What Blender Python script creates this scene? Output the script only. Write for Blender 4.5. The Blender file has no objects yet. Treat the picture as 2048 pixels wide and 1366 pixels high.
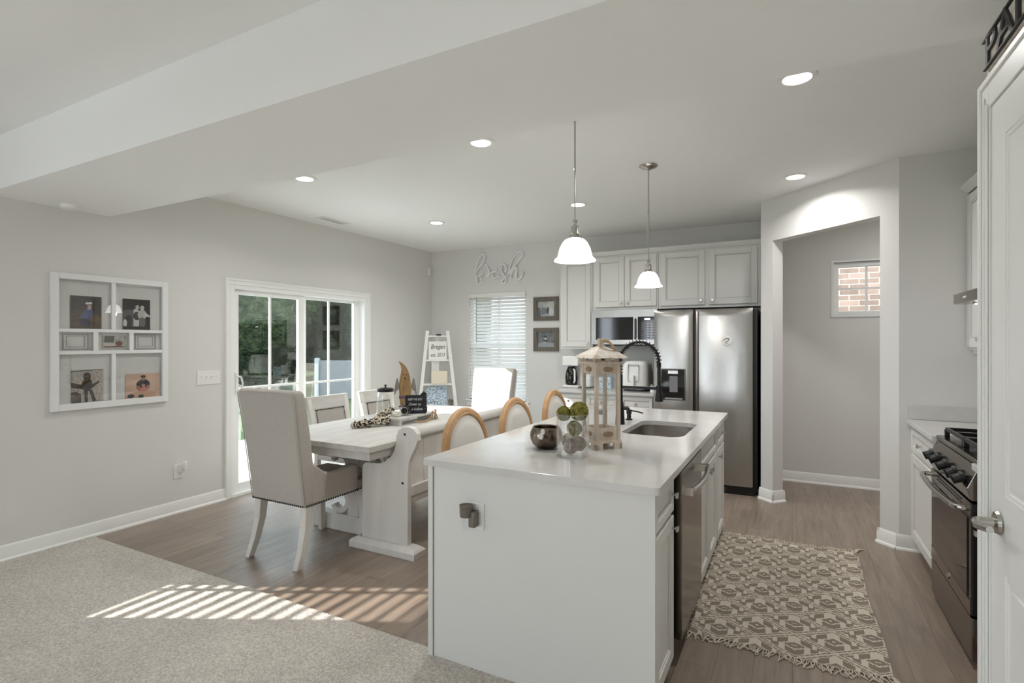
import bpy, bmesh, math, random
from mathutils import Vector, Matrix
random.seed(7)
PI = math.pi
sc = bpy.context.scene
COL = sc.collection

# ------------------------------------------------------------------ camera
cam_d = bpy.data.cameras.new('camera')
cam = bpy.data.objects.new('camera', cam_d); COL.objects.link(cam)
cam.location = (0, 0, 1.45)
YAW = math.atan(561 / 1063)
cam.rotation_euler = (PI / 2, 0, YAW)
cam_d.sensor_width = 36; cam_d.lens = 1063 / 2048 * 36
cam_d.shift_y = 1.0 / 2048
cam_d.clip_start = 0.02; cam_d.clip_end = 200
sc.camera = cam
# ------------------------------------------------------------------ colour management
sc.view_settings.view_transform = 'Standard'
sc.view_settings.look = 'None'
sc.view_settings.exposure = 1.18
sc.view_settings.gamma = 1.0
sc.view_settings.use_curve_mapping = False
sc.cycles.max_bounces = 12
sc.cycles.diffuse_bounces = 8
sc.cycles.glossy_bounces = 5
sc.cycles.transmission_bounces = 8
sc.cycles.transparent_max_bounces = 24
sc.cycles.sample_clamp_indirect = 6.0
sc.cycles.caustics_reflective = False
sc.cycles.caustics_refractive = False
# ------------------------------------------------------------------ world
SKY = 4.1
w = bpy.data.worlds.new('world'); sc.world = w; w.use_nodes = True
nt = w.node_tree; nt.nodes.clear()
wo = nt.nodes.new('ShaderNodeOutputWorld'); bg = nt.nodes.new('ShaderNodeBackground')
tc = nt.nodes.new('ShaderNodeTexCoord'); sp = nt.nodes.new('ShaderNodeSeparateXYZ'); cr = nt.nodes.new('ShaderNodeValToRGB')
cr.color_ramp.elements[0].position = 0.0; cr.color_ramp.elements[0].color = (0.84, 0.91, 1.0, 1)
cr.color_ramp.elements[1].position = 0.6; cr.color_ramp.elements[1].color = (0.70, 0.84, 1.0, 1)
nt.links.new(tc.outputs['Generated'], sp.inputs[0]); nt.links.new(sp.outputs['Z'], cr.inputs[0])
nt.links.new(cr.outputs[0], bg.inputs[0]); bg.inputs[1].default_value = SKY
nt.links.new(bg.outputs[0], wo.inputs[0])
# ------------------------------------------------------------------ sun
SUN_E = math.radians(21.5)
sd = Vector((0.893 * math.cos(SUN_E), 0.451 * math.cos(SUN_E), -math.sin(SUN_E)))
sun_d = bpy.data.lights.new('sun', 'SUN'); sun_d.energy = 9.0; sun_d.angle = math.radians(0.5); sun_d.color = (1.0, 0.95, 0.88)
sun = bpy.data.objects.new('sun', sun_d); COL.objects.link(sun)
sun.rotation_euler = sd.to_track_quat('-Z', 'Y').to_euler()
sun.location = (-12, -6, 6)

def portal(name, loc, size, rot):
    l = bpy.data.lights.new(name, 'AREA'); l.shape = 'RECTANGLE'; l.size, l.size_y = size
    l.cycles.is_portal = True
    o = bpy.data.objects.new(name, l); COL.objects.link(o); o.location = loc; o.rotation_euler = rot
    return o
portal('portal_door', (-4.72, 4.02, 1.0), (1.75, 1.95), (PI / 2, 0, -PI / 2))
portal('portal_window', (-3.55, 6.36, 1.39), (0.95, 1.5), (PI / 2, 0, PI))
portal('portal_living', (-3.45, -4.08, 1.4), (.95, 1.45), (PI / 2, 0, 0))
portal('portal_living', (-1.1, -4.08, 1.4), (.85, 1.45), (PI / 2, 0, 0))
CAN_W = 4.0; PEND_W = 1.4
portal('portal_side', (-4.72, -2.9, 1.4), (1.45, 1.65), (PI / 2, 0, -PI / 2))

# ------------------------------------------------------------------ materials
def lin(c):
    return c / 12.92 if c <= 0.04045 else ((c + 0.055) / 1.055) ** 2.4
def rgb(r, g, b):
    return (lin(r / 255), lin(g / 255), lin(b / 255), 1)
MATS = {}
def mat(name, color, rough=0.5, metal=0.0, spec=0.5, trans=0.0, ior=1.45, emit=None, es=0.0, bump=None, var=None, coat=0.0, sheen=0.0, aniso=0.0):
    """bump=(scale,strength,distance,stretch xyz)  var=(scale,colour2,stretch,contrast)"""
    m = bpy.data.materials.new(name); m.use_nodes = True
    n = m.node_tree.nodes; l = m.node_tree.links; p = n['Principled BSDF']
    p.inputs['Base Color'].default_value = color; p.inputs['Roughness'].default_value = rough
    p.inputs['Metallic'].default_value = metal; p.inputs['Specular IOR Level'].default_value = spec
    p.inputs['Transmission Weight'].default_value = trans; p.inputs['IOR'].default_value = ior
    p.inputs['Coat Weight'].default_value = coat; p.inputs['Sheen Weight'].default_value = sheen
    if emit: p.inputs['Emission Color'].default_value = emit; p.inputs['Emission Strength'].default_value = es
    if bump or var:
        t = n.new('ShaderNodeTexCoord')
    if bump:
        mp = n.new('ShaderNodeMapping'); l.new(t.outputs['Object'], mp.inputs[0])
        if len(bump) > 3: mp.inputs['Scale'].default_value = bump[3]
        nz = n.new('ShaderNodeTexNoise'); nz.inputs['Scale'].default_value = bump[0]; nz.inputs['Detail'].default_value = 3
        l.new(mp.outputs[0], nz.inputs[0])
        b = n.new('ShaderNodeBump'); b.inputs['Strength'].default_value = bump[1]; b.inputs['Distance'].default_value = bump[2]
        l.new(nz.outputs[0], b.inputs['Height']); l.new(b.outputs[0], p.inputs['Normal'])
    if var:
        mp = n.new('ShaderNodeMapping'); l.new(t.outputs['Object'], mp.inputs[0])
        if len(var) > 2: mp.inputs['Scale'].default_value = var[2]
        nz = n.new('ShaderNodeTexNoise'); nz.inputs['Scale'].default_value = var[0]; nz.inputs['Detail'].default_value = 5
        l.new(mp.outputs[0], nz.inputs[0])
        r = n.new('ShaderNodeValToRGB'); c = var[3] if len(var) > 3 else 0.2
        r.color_ramp.elements[0].position = 0.5 - c; r.color_ramp.elements[1].position = 0.5 + c
        r.color_ramp.elements[0].color = color; r.color_ramp.elements[1].color = var[1]
        l.new(nz.outputs[0], r.inputs[0]); l.new(r.outputs[0], p.inputs['Base Color'])
    MATS[name] = m
    return m

WALL = mat('wall_paint', rgb(218, 217, 214), 0.75, spec=0.25)
CEIL = mat('ceiling_paint', rgb(238, 239, 238), 0.85, spec=0.2)
TRIM = mat('trim_paint', rgb(236, 236, 233), 0.35, spec=0.5)
CAB = mat('cabinet_paint', rgb(219, 218, 214), 0.42, spec=0.4)
CABD = mat('cabinet_glaze', rgb(172, 168, 162), 0.5, spec=0.3)
CABI = mat('cabinet_shadow_gap', rgb(60, 56, 52), 0.8, spec=0.1)  # dark tone painted in for the shade in cabinet gaps
QUARTZ = mat('white_quartz', rgb(206, 205, 202), 0.12, spec=0.5, var=(6, rgb(202, 200, 196), (1, 1, 1), 0.1))
STEEL = mat('stainless_steel', rgb(176, 174, 170), 0.27, 1.0, bump=(7, 0.12, 0.02, (1, 1, 0.6)))
STEELD = mat('dark_stainless_steel', rgb(128, 120, 112), 0.2, 1.0)
SINKM = mat('sink_steel', rgb(170, 165, 158), 0.28, 1.0)
CHROME = mat('brushed_nickel', rgb(190, 187, 182), 0.22, 1.0)
BLACKM = mat('matte_black_metal', rgb(34, 32, 31), 0.38, 0.3)
BLACKG = mat('black_glass', rgb(16, 15, 15), 0.06, spec=0.6)
OVENG = mat('oven_glass', rgb(40, 33, 28), 0.04, spec=0.9)
BLACKP = mat('black_plastic', rgb(28, 27, 26), 0.45)
WHITEP = mat('white_plastic', rgb(232, 231, 228), 0.35)
GREYP = mat('grey_plastic', rgb(120, 120, 120), 0.45)
VINYL = mat('white_vinyl', rgb(240, 241, 240), 0.4)
FAB = mat('grey_linen', rgb(174, 167, 159), 0.95, spec=0.1, bump=(260, 0.5, 0.002, (1, 1, 0.35)), var=(160, rgb(182, 177, 170), (1, 1, 0.25), 0.2), sheen=0.15)
FABL = mat('light_linen', rgb(214, 211, 205), 0.95, spec=0.1, bump=(300, 0.3, 0.001))
WOODW = mat('whitewashed_wood', rgb(206, 204, 200), 0.5, spec=0.35, bump=(14, 0.25, 0.004, (3, 0.5, 3)), var=(7, rgb(190, 187, 181), (3, 0.35, 3), 0.2))
WOODV = mat('whitewashed_wood_upright', rgb(224, 222, 217), 0.5, spec=0.35, bump=(14, 0.25, 0.004, (3, 3, 0.5)), var=(5, rgb(213, 210, 204), (2.5, 2.5, 0.3), 0.2))
OAK = mat('natural_oak', rgb(196, 160, 120), 0.5, spec=0.3, var=(20, rgb(170, 132, 92), (2, 2, 0.6), 0.25))
LANT = mat('weathered_lantern_wood', rgb(216, 204, 190), 0.7, spec=0.2, bump=(30, 0.3, 0.003, (2, 2, 0.4)), var=(30, rgb(190, 174, 156), (1.5, 1.5, 0.3), 0.25))
LANTW = mat('white_lantern_roof', rgb(226, 219, 210), 0.7, spec=0.2, bump=(60, 0.4, 0.003), var=(30, rgb(205, 192, 178), (1, 1, 1), 0.15))
CARVE = mat('carved_brown', rgb(150, 125, 100), 0.8, bump=(90, 0.8, 0.004))
MOSS = mat('moss', rgb(92, 92, 40), 1.0, spec=0.1, bump=(120, 1.0, 0.01), var=(60, rgb(150, 140, 78), (1, 1, 1), 0.15))
TWIG = mat('brown_twig', rgb(98, 78, 62), 0.9, spec=0.1, bump=(120, 1.0, 0.01), var=(60, rgb(150, 128, 108), (1, 1, 1), 0.2))
ROPE = mat('jute_rope', rgb(176, 152, 120), 0.9, spec=0.1, bump=(200, 0.8, 0.003))
BRONZE = mat('mottled_silver', rgb(150, 138, 126), 0.18, 1.0, bump=(40, 0.3, 0.003), var=(14, rgb(96, 84, 74), (1, 1, 1), 0.1))
PEWTER = mat('pewter', rgb(130, 124, 116), 0.35, 0.9)
GRAPH = mat('dark_letter_paint', rgb(52, 50, 48), 0.6)
PAPER = mat('white_board', rgb(236, 236, 233), 0.7)
CHALK = mat('chalkboard', rgb(30, 32, 38), 0.6)
CHALKW = mat('chalk_white', rgb(220, 220, 220), 0.8)
BARN = mat('grey_barnwood', rgb(128, 122, 112), 0.8, spec=0.2, bump=(30, 0.6, 0.004, (4, 4, 0.4)), var=(22, rgb(88, 82, 74), (4, 4, 0.3), 0.2))
GHOST = mat('weathered_plank_wood', rgb(176, 142, 96), 0.75, spec=0.2, var=(14, rgb(120, 98, 72), (3, 3, 0.5), 0.2))
GHOSTG = mat('grey_weathered_wood', rgb(140, 136, 130), 0.8, spec=0.2, var=(14, rgb(110, 104, 98), (3, 3, 0.5), 0.2))
PURPLE = mat('purple_ribbon', rgb(106, 78, 98), 0.6)
BROWN = mat('brown_wood', rgb(110, 70, 48), 0.6)
WAX = mat('cream_wax', rgb(228, 220, 200), 0.5)
FRAMEW = mat('distressed_white_paint', rgb(230, 231, 230), 0.6, spec=0.3, bump=(20, 0.2, 0.003))
BOWR = mat('ticking_cloth', rgb(212, 203, 186), 0.9, spec=0.1)
BOWD = mat('ticking_stripe', rgb(58, 50, 46), 0.9, spec=0.1)
WOODD = mat('bolt_dark', rgb(40, 36, 32), 0.6)
GRASS = mat('lawn_grass', rgb(44, 58, 34), 0.95, spec=0.1, bump=(60, 0.8, 0.03), var=(3, rgb(60, 72, 44), (1, 1, 1), 0.2))
LEAF = mat('tree_leaves', rgb(30, 38, 26), 0.9, spec=0.1, bump=(12, 1.0, 0.15), var=(5, rgb(60, 68, 46), (1, 1, 1), 0.15))
BARK = mat('tree_bark', rgb(70, 58, 46), 0.9)
CONC = mat('patio_concrete', rgb(196, 192, 184), 0.85)
FENCEP = mat('shaded_fence_panel', rgb(84, 84, 84), 0.6)  # whitish vinyl, its shade put into the dark grey
FENCEQ = mat('shaded_fence_post', rgb(125, 126, 126), 0.6)  # white posts greyed in colour for shade
SIDING = mat('white_siding', rgb(150, 156, 168), 0.6)
EMW = mat('lamp_glow', (1, 1, 1, 1), 0.5, emit=(1, 0.98, 0.94, 1), es=5.0)
SHADE = mat('lit_glass_shade', (1, 1, 1, 1), 0.3, emit=(1, 0.985, 0.95, 1), es=1.4)
DISPLAY = mat('lit_display', (0.1, 0.1, 0.1, 1), 0.3, emit=(0.9, 0.95, 1, 1), es=1.5)
GLITTER = mat('blue_white_glitter', rgb(120, 150, 175), 0.5, var=(70, rgb(225, 235, 242), (1, 1, 1), 0.06))

def glass(name, tint=(1, 1, 1, 1), refl=1.0):
    m = bpy.data.materials.new(name); m.use_nodes = True
    n = m.node_tree.nodes; l = m.node_tree.links; n.clear()
    o = n.new('ShaderNodeOutputMaterial'); mx = n.new('ShaderNodeMixShader'); t = n.new('ShaderNodeBsdfTransparent')
    g = n.new('ShaderNodeBsdfGlossy'); g.inputs['Roughness'].default_value = 0.0; g.inputs['Color'].default_value = (1, 1, 1, 1)
    t.inputs['Color'].default_value = tint
    f = n.new('ShaderNodeLayerWeight'); f.inputs['Blend'].default_value = 0.5
    pw = n.new('ShaderNodeMath'); pw.operation = 'POWER'; pw.inputs[1].default_value = 5.0; l.new(f.outputs['Facing'], pw.inputs[0])
    k = n.new('ShaderNodeMath'); k.operation = 'MULTIPLY_ADD'; k.inputs[1].default_value = 0.9; k.inputs[2].default_value = 0.04 * refl
    l.new(pw.outputs[0], k.inputs[0]); l.new(k.outputs[0], mx.inputs[0]); l.new(t.outputs[0], mx.inputs[1]); l.new(g.outputs[0], mx.inputs[2])
    l.new(mx.outputs[0], o.inputs[0]); return m
GLASS = glass('window_glass', (0.92, 0.95, 0.945, 1), 2.6)
GLASSV = glass('vase_glass', (0.96, 0.965, 0.965, 1), 2.6)
GLASSC = glass('clear_glass', (0.98, 0.985, 0.985, 1), 1.2)

def brick_mat(name, c1, c2, mortar, scale, bw, bh, msize, rough, rot=(0, 0, 0), grain=None, bump=0.3, axes='xy'):
    m = bpy.data.materials.new(name); m.use_nodes = True
    n = m.node_tree.nodes; l = m.node_tree.links; p = n['Principled BSDF']; p.inputs['Roughness'].default_value = rough
    t = n.new('ShaderNodeTexCoord'); s = n.new('ShaderNodeSeparateXYZ'); c = n.new('ShaderNodeCombineXYZ')
    l.new(t.outputs['Object'], s.inputs[0])
    idx = {'x': 0, 'y': 1, 'z': 2}
    l.new(s.outputs[idx[axes[0]]], c.inputs[0]); l.new(s.outputs[idx[axes[1]]], c.inputs[1])
    b = n.new('ShaderNodeTexBrick'); l.new(c.outputs[0], b.inputs['Vector'])
    b.inputs['Color1'].default_value = c1; b.inputs['Color2'].default_value = c2; b.inputs['Mortar'].default_value = mortar
    b.inputs['Scale'].default_value = scale; b.inputs['Brick Width'].default_value = bw; b.inputs['Row Height'].default_value = bh
    b.inputs['Mortar Size'].default_value = msize; b.inputs['Mortar Smooth'].default_value = 0.2
    b.offset = 0.37 if grain else 0.5
    outc = b.outputs['Color']
    if grain:
        mp = n.new('ShaderNodeMapping'); mp.inputs['Scale'].default_value = (0.8, 9, 1)
        # shift the grain per plank with the brick tint
        l.new(c.outputs[0], mp.inputs[0])
        nz = n.new('ShaderNodeTexNoise'); nz.inputs['Scale'].default_value = 3.2; nz.inputs['Detail'].default_value = 7; nz.inputs['Roughness'].default_value = 0.62
        nz.inputs['Distortion'].default_value = 0.6
        l.new(mp.outputs[0], nz.inputs[0])
        r = n.new('ShaderNodeValToRGB'); r.color_ramp.elements[0].position = 0.3; r.color_ramp.elements[1].position = 0.72
        r.color_ramp.elements[0].color = (0.72, 0.70, 0.68, 1); r.color_ramp.elements[1].color = (1.16, 1.14, 1.12, 1)
        l.new(nz.outputs[0], r.inputs[0])
        mx = n.new('ShaderNodeMixRGB'); mx.blend_type = 'MULTIPLY'; mx.inputs[0].default_value = 1.0
        l.new(b.outputs['Color'], mx.inputs[1]); l.new(r.outputs[0], mx.inputs[2]); outc = mx.outputs[0]
    else:
        nz = n.new('ShaderNodeTexNoise'); nz.inputs['Scale'].default_value = 14; l.new(t.outputs['Object'], nz.inputs[0])
        r = n.new('ShaderNodeValToRGB'); r.color_ramp.elements[0].color = (0.8, 0.8, 0.8, 1); r.color_ramp.elements[1].color = (1.15, 1.15, 1.15, 1)
        l.new(nz.outputs[0], r.inputs[0])
        mx = n.new('ShaderNodeMixRGB'); mx.blend_type = 'MULTIPLY'; mx.inputs[0].default_value = 1.0
        l.new(b.outputs['Color'], mx.inputs[1]); l.new(r.outputs[0], mx.inputs[2]); outc = mx.outputs[0]
    l.new(outc, p.inputs['Base Color'])
    bp = n.new('ShaderNodeBump'); bp.inputs['Strength'].default_value = bump; bp.inputs['Distance'].default_value = 0.003; bp.invert = True
    l.new(b.outputs['Fac'], bp.inputs['Height']); l.new(bp.outputs[0], p.inputs['Normal'])
    return m
PLANK = brick_mat('vinyl_plank_floor', rgb(150, 136, 124), rgb(137, 123, 111), rgb(112, 100, 90), 1.0, 1.25, 0.155, 0.0016, 0.34, grain=True, bump=0.25, axes='yx')
BRICK = brick_mat('brick_wall_outside', rgb(132, 110, 98), rgb(98, 80, 70), rgb(150, 142, 132), 1.0, 0.21, 0.068, 0.006, 0.9, axes='xz', bump=0.6)

# carpet: tufted noise
def carpet_mat():
    m = bpy.data.materials.new('cut_pile_carpet'); m.use_nodes = True
    n = m.node_tree.nodes; l = m.node_tree.links; p = n['Principled BSDF']
    p.inputs['Roughness'].default_value = 1.0; p.inputs['Specular IOR Level'].default_value = 0.05; p.inputs['Sheen Weight'].default_value = 0.1
    t = n.new('ShaderNodeTexCoord')
    v = n.new('ShaderNodeTexNoise'); v.inputs['Scale'].default_value = 85; v.inputs['Detail'].default_value = 4; v.inputs['Distortion'].default_value = 0.8
    l.new(t.outputs['Object'], v.inputs[0])
    n2 = n.new('ShaderNodeTexNoise'); n2.inputs['Scale'].default_value = 2.0; n2.inputs['Detail'].default_value = 3; l.new(t.outputs['Object'], n2.inputs[0])
    r = n.new('ShaderNodeValToRGB'); r.color_ramp.elements[0].position = 0.36; r.color_ramp.elements[1].position = 0.62
    r.color_ramp.elements[0].color = rgb(176, 169, 160); r.color_ramp.elements[1].color = rgb(214, 208, 199)
    l.new(v.outputs[0], r.inputs[0])
    r2 = n.new('ShaderNodeValToRGB'); r2.color_ramp.elements[0].position = 0.35; r2.color_ramp.elements[1].position = 0.65
    r2.color_ramp.elements[0].color = (0.93, 0.93, 0.93, 1); r2.color_ramp.elements[1].color = (1.04, 1.04, 1.04, 1)
    l.new(n2.outputs[0], r2.inputs[0])
    mx = n.new('ShaderNodeMixRGB'); mx.blend_type = 'MULTIPLY'; mx.inputs[0].default_value = 1.0
    l.new(r.outputs[0], mx.inputs[1]); l.new(r2.outputs[0], mx.inputs[2]); l.new(mx.outputs[0], p.inputs['Base Color'])
    b = n.new('ShaderNodeBump'); b.inputs['Strength'].default_value = 0.7; b.inputs['Distance'].default_value = 0.010
    l.new(v.outputs[0], b.inputs['Height']); l.new(b.outputs[0], p.inputs['Normal'])
    return m
CARPET = carpet_mat()

# ------------------------------------------------------------------ mesh builder
class MB:
    def __init__(s, fr=None):
        s.v = []; s.f = []; s.m = []; s.fr = fr
    def add(s, vs, fs, mi=0):
        o = len(s.v)
        if s.fr is not None: vs = [s.fr @ Vector(a) for a in vs]
        s.v += [tuple(a) for a in vs]; s.f += [tuple(i + o for i in f) for f in fs]; s.m += [mi] * len(fs)
    def box(s, x0, x1, y0, y1, z0, z1, mi=0):
        v = [(x0, y0, z0), (x1, y0, z0), (x1, y1, z0), (x0, y1, z0), (x0, y0, z1), (x1, y0, z1), (x1, y1, z1), (x0, y1, z1)]
        s.add(v, [(3, 2, 1, 0), (4, 5, 6, 7), (0, 1, 5, 4), (1, 2, 6, 5), (2, 3, 7, 6), (3, 0, 4, 7)], mi); return s
    def taper(s, c0, h0, c1, h1, mi=0):
        """box between two rectangles: centre c (xyz) and half sizes h (xy)"""
        v = []
        for c, h in ((c0, h0), (c1, h1)):
            for a, b in ((-1, -1), (1, -1), (1, 1), (-1, 1)): v.append((c[0] + a * h[0], c[1] + b * h[1], c[2]))
        s.add(v, [(3, 2, 1, 0), (4, 5, 6, 7), (0, 1, 5, 4), (1, 2, 6, 5), (2, 3, 7, 6), (3, 0, 4, 7)], mi); return s
    def stack(s, rows, mi=0):
        """rows of (cx,cy,z,hx,hy) joined to one tapering post"""
        v = []; f = []
        for (cx, cy, z, hx, hy) in rows:
            for a, b in ((-1, -1), (1, -1), (1, 1), (-1, 1)): v.append((cx + a * hx, cy + b * hy, z))
        for i in range(len(rows) - 1):
            for k in range(4):
                a = i * 4 + k; b = i * 4 + (k + 1) % 4; f.append((a, b, b + 4, a + 4))
        f.append((3, 2, 1, 0)); e = len(v); f.append((e - 4, e - 3, e - 2, e - 1)); s.add(v, f, mi); return s
    def prism(s, pts, a0, a1, axis='y', mi=0):
        """pts 2D outline; axis the extrusion axis. 'y': pts (x,z); 'x': pts (y,z); 'z': pts (x,y)"""
        n = len(pts)
        def P(p, a): return {'y': (p[0], a, p[1]), 'x': (a, p[0], p[1]), 'z': (p[0], p[1], a)}[axis]
        v = [P(p, a0) for p in pts] + [P(p, a1) for p in pts]
        f = [tuple(range(n)), tuple(range(2 * n - 1, n - 1, -1))] + [(i, i + n, (i + 1) % n + n, (i + 1) % n) for i in range(n)]
        s.add(v, f, mi); return s
    def tube(s, pts, r, n=8, mi=0, closed=False, cap=True):
        pts = [Vector(p) for p in pts]; L = len(pts); rr = r if isinstance(r, (list, tuple)) else [r] * L
        v = []; f = []; prev = None
        for i, p in enumerate(pts):
            if closed: d = pts[(i + 1) % L] - pts[(i - 1) % L]
            else: d = pts[min(i + 1, L - 1)] - pts[max(i - 1, 0)]
            if d.length < 1e-9: d = Vector((0, 0, 1))
            d.normalize()
            if prev is None:
                a = Vector((0, 0, 1)) if abs(d.z) < 0.9 else Vector((1, 0, 0)); prev = d.cross(a).normalized()
            u = (prev - d * prev.dot(d))
            if u.length < 1e-6: u = d.orthogonal()
            u.normalize(); prev = u; q = d.cross(u)
            for k in range(n):
                t = 2 * PI * k / n; v.append(p + (u * math.cos(t) + q * math.sin(t)) * rr[i])
        m = L if closed else L - 1
        for i in range(m):
            j = (i + 1) % L
            for k in range(n): f.append((i * n + k, i * n + (k + 1) % n, j * n + (k + 1) % n, j * n + k))
        if cap and not closed:
            f.append(tuple(range(n - 1, -1, -1))); f.append(tuple((L - 1) * n + k for k in range(n)))
        s.add(v, f, mi); return s
    def lathe(s, prof, c=(0, 0, 0), n=32, mi=0, axis='z', closed=False):
        v = []; f = []; L = len(prof)
        for (r, z) in prof:
            for k in range(n):
                t = 2 * PI * k / n; a, b = r * math.cos(t), r * math.sin(t)
                q = {'z': (a, b, z), 'y': (a, z, b), 'x': (z, a, b)}[axis]
                v.append((q[0] + c[0], q[1] + c[1], q[2] + c[2]))
        for i in range(L if closed else L - 1):
            j = (i + 1) % L
            for k in range(n): f.append((i * n + k, i * n + (k + 1) % n, j * n + (k + 1) % n, j * n + k))
        if not closed:
            if prof[0][0] > 1e-6: f.append(tuple(range(n - 1, -1, -1)))
            if prof[-1][0] > 1e-6: f.append(tuple((L - 1) * n + k for k in range(n)))
        s.add(v, f, mi); return s
    def cyl(s, c, r, h, n=24, mi=0, axis='z'):
        return s.lathe([(r, 0), (r, h)], c, n, mi, axis)
    def ball(s, c, r, n=14, mi=0, sc_=(1, 1, 1), jit=0.0):
        v = []; f = []; R = n // 2
        for i in range(R + 1):
            ph = PI * i / R
            for k in range(n):
                t = 2 * PI * k / n; q = r * (1 + (random.uniform(-jit, jit) if 0 < i < R else 0))
                v.append((c[0] + q * math.sin(ph) * math.cos(t) * sc_[0], c[1] + q * math.sin(ph) * math.sin(t) * sc_[1], c[2] + q * math.cos(ph) * sc_[2]))
        for i in range(R):
            for k in range(n): f.append((i * n + k, (i + 1) * n + k, (i + 1) * n + (k + 1) % n, i * n + (k + 1) % n))
        s.add(v, f, mi); return s
    def wprism(s, outer, holes, a0, a1, axis='z', mi=0):
        """extruded outline with holes"""
        bm = bmesh.new()
        def P(p, a): return {'y': (p[0], a, p[1]), 'x': (a, p[0], p[1]), 'z': (p[0], p[1], a)}[axis]
        es = []
        for loop in [outer] + holes:
            vs = [bm.verts.new(P(p, a0)) for p in loop]
            es += [bm.edges.new((vs[i], vs[(i + 1) % len(vs)])) for i in range(len(vs))]
        r = bmesh.ops.triangle_fill(bm, edges=es, use_beauty=True)
        fs = [g for g in r['geom'] if isinstance(g, bmesh.types.BMFace)]
        e = bmesh.ops.extrude_face_region(bm, geom=fs, use_keep_orig=True)
        nv = [g for g in e['geom'] if isinstance(g, bmesh.types.BMVert)]
        d = Vector(P((0, 0), a1)) - Vector(P((0, 0), a0))
        bmesh.ops.translate(bm, verts=nv, vec=d)
        bm.verts.ensure_lookup_table(); bm.verts.index_update()
        s.add([v.co.copy() for v in bm.verts], [tuple(v.index for v in fc.verts) for fc in bm.faces], mi); bm.free(); return s

WL = {}
def prop(o, label=None, cat=None, group=None, kind=None):
    if label: o['label'] = label
    if cat: o['category'] = cat
    if group: o['group'] = group
    if kind: o['kind'] = kind
    return o
def thing(name, label, cat, loc=(0, 0, 0), group=None):
    o = bpy.data.objects.new(name, None); COL.objects.link(o); o.empty_display_size = 0.1; o.location = loc
    WL[o.name] = Vector(loc); return prop(o, label, cat, group)
def part(name, mb, mats, parent=None, bevel=0.0, smooth=False, angle=35, seg=2, sub=0, label=None, recalc=True, local=False):
    """mesh in world coordinates (or the parent's own when local) -> one object"""
    if not isinstance(mats, (list, tuple)): mats = [mats]
    me = bpy.data.meshes.new(name)
    if parent is not None: off = WL[parent.name]
    else:
        xs = [v[0] for v in mb.v]; ys = [v[1] for v in mb.v]; zs = [v[2] for v in mb.v]
        off = Vector(((min(xs) + max(xs)) / 2, (min(ys) + max(ys)) / 2, min(zs)))
    if local: off2 = Vector((0, 0, 0))
    else: off2 = off
    me.from_pydata([(v[0] - off2.x, v[1] - off2.y, v[2] - off2.z) for v in mb.v], [], mb.f)
    for m in mats: me.materials.append(m)
    me.polygons.foreach_set('material_index', mb.m)
    if recalc:
        bm = bmesh.new(); bm.from_mesh(me); bmesh.ops.recalc_face_normals(bm, faces=bm.faces); bm.to_mesh(me); bm.free()
    o = bpy.data.objects.new(name, me); COL.objects.link(o)
    if parent is None: o.location = off if not local else (0, 0, 0); WL[o.name] = Vector(o.location)
    else: o.parent = parent; WL[o.name] = off.copy()
    if bevel > 0:
        b = o.modifiers.new('bevel', 'BEVEL'); b.width = bevel; b.segments = seg; b.limit_method = 'ANGLE'; b.angle_limit = math.radians(40)
    if sub:
        q = o.modifiers.new('sub', 'SUBSURF'); q.levels = sub; q.render_levels = sub
    if smooth or bevel > 0.004 or sub:
        me.shade_smooth()
        if not sub: me.set_sharp_from_angle(angle=math.radians(angle))
    if label: o['label'] = label
    return o
def struct(name, mb, mats, parent=None, **k):
    o = part(name, mb, mats, parent, **k)
    if parent is None: o['kind'] = 'structure'
    return o
def single(name, label, cat, mb, mats, group=None, **k):
    o = part(name, mb, mats, None, **k); return prop(o, label, cat, group)
def copy_tree(o, parent=None):
    c = o.copy(); COL.objects.link(c); c.parent = parent; WL[c.name] = WL[o.name].copy()
    for ch in list(o.children): copy_tree(ch, c)
    return c
def frame(o, u, w):
    """local x=u, y=w (outward), z up"""
    u = Vector(u).normalized(); w = Vector(w).normalized()
    return Matrix(((u.x, w.x, 0, o[0]), (u.y, w.y, 0, o[1]), (0, 0, 1, o[2]), (0, 0, 0, 1)))
def rrect(x0, x1, y0, y1, r, n=6):
    p = []
    for cx, cy, a in ((x1 - r, y1 - r, 0), (x0 + r, y1 - r, 90), (x0 + r, y0 + r, 180), (x1 - r, y0 + r, 270)):
        for k in range(n + 1):
            t = math.radians(a + 90 * k / n); p.append((cx + r * math.cos(t), cy + r * math.sin(t)))
    return p
def smooth_poly(pts, it=2, closed=True):
    for _ in range(it):
        q = []; n = len(pts)
        for i in range(n if closed else n - 1):
            a = pts[i]; b = pts[(i + 1) % n]
            q.append(tuple(a[k] * .75 + b[k] * .25 for k in range(len(a)))); q.append(tuple(a[k] * .25 + b[k] * .75 for k in range(len(a))))
        if not closed: q = [pts[0]] + q + [pts[-1]]
        pts = q
    return pts
def catmull(pts, k=6, closed=False):
    P = [Vector(p) for p in pts]; n = len(P); out = []
    for i in range(n if closed else n - 1):
        p0 = P[(i - 1) % n] if closed or i > 0 else P[0]; p1 = P[i]; p2 = P[(i + 1) % n]; p3 = P[(i + 2) % n] if closed or i + 2 < n else P[-1]
        for j in range(k):
            t = j / k; out.append(0.5 * ((2 * p1) + (-p0 + p2) * t + (2 * p0 - 5 * p1 + 4 * p2 - p3) * t * t + (-p0 + 3 * p1 - 3 * p2 + p3) * t ** 3))
    if not closed: out.append(P[-1])
    return out
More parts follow.
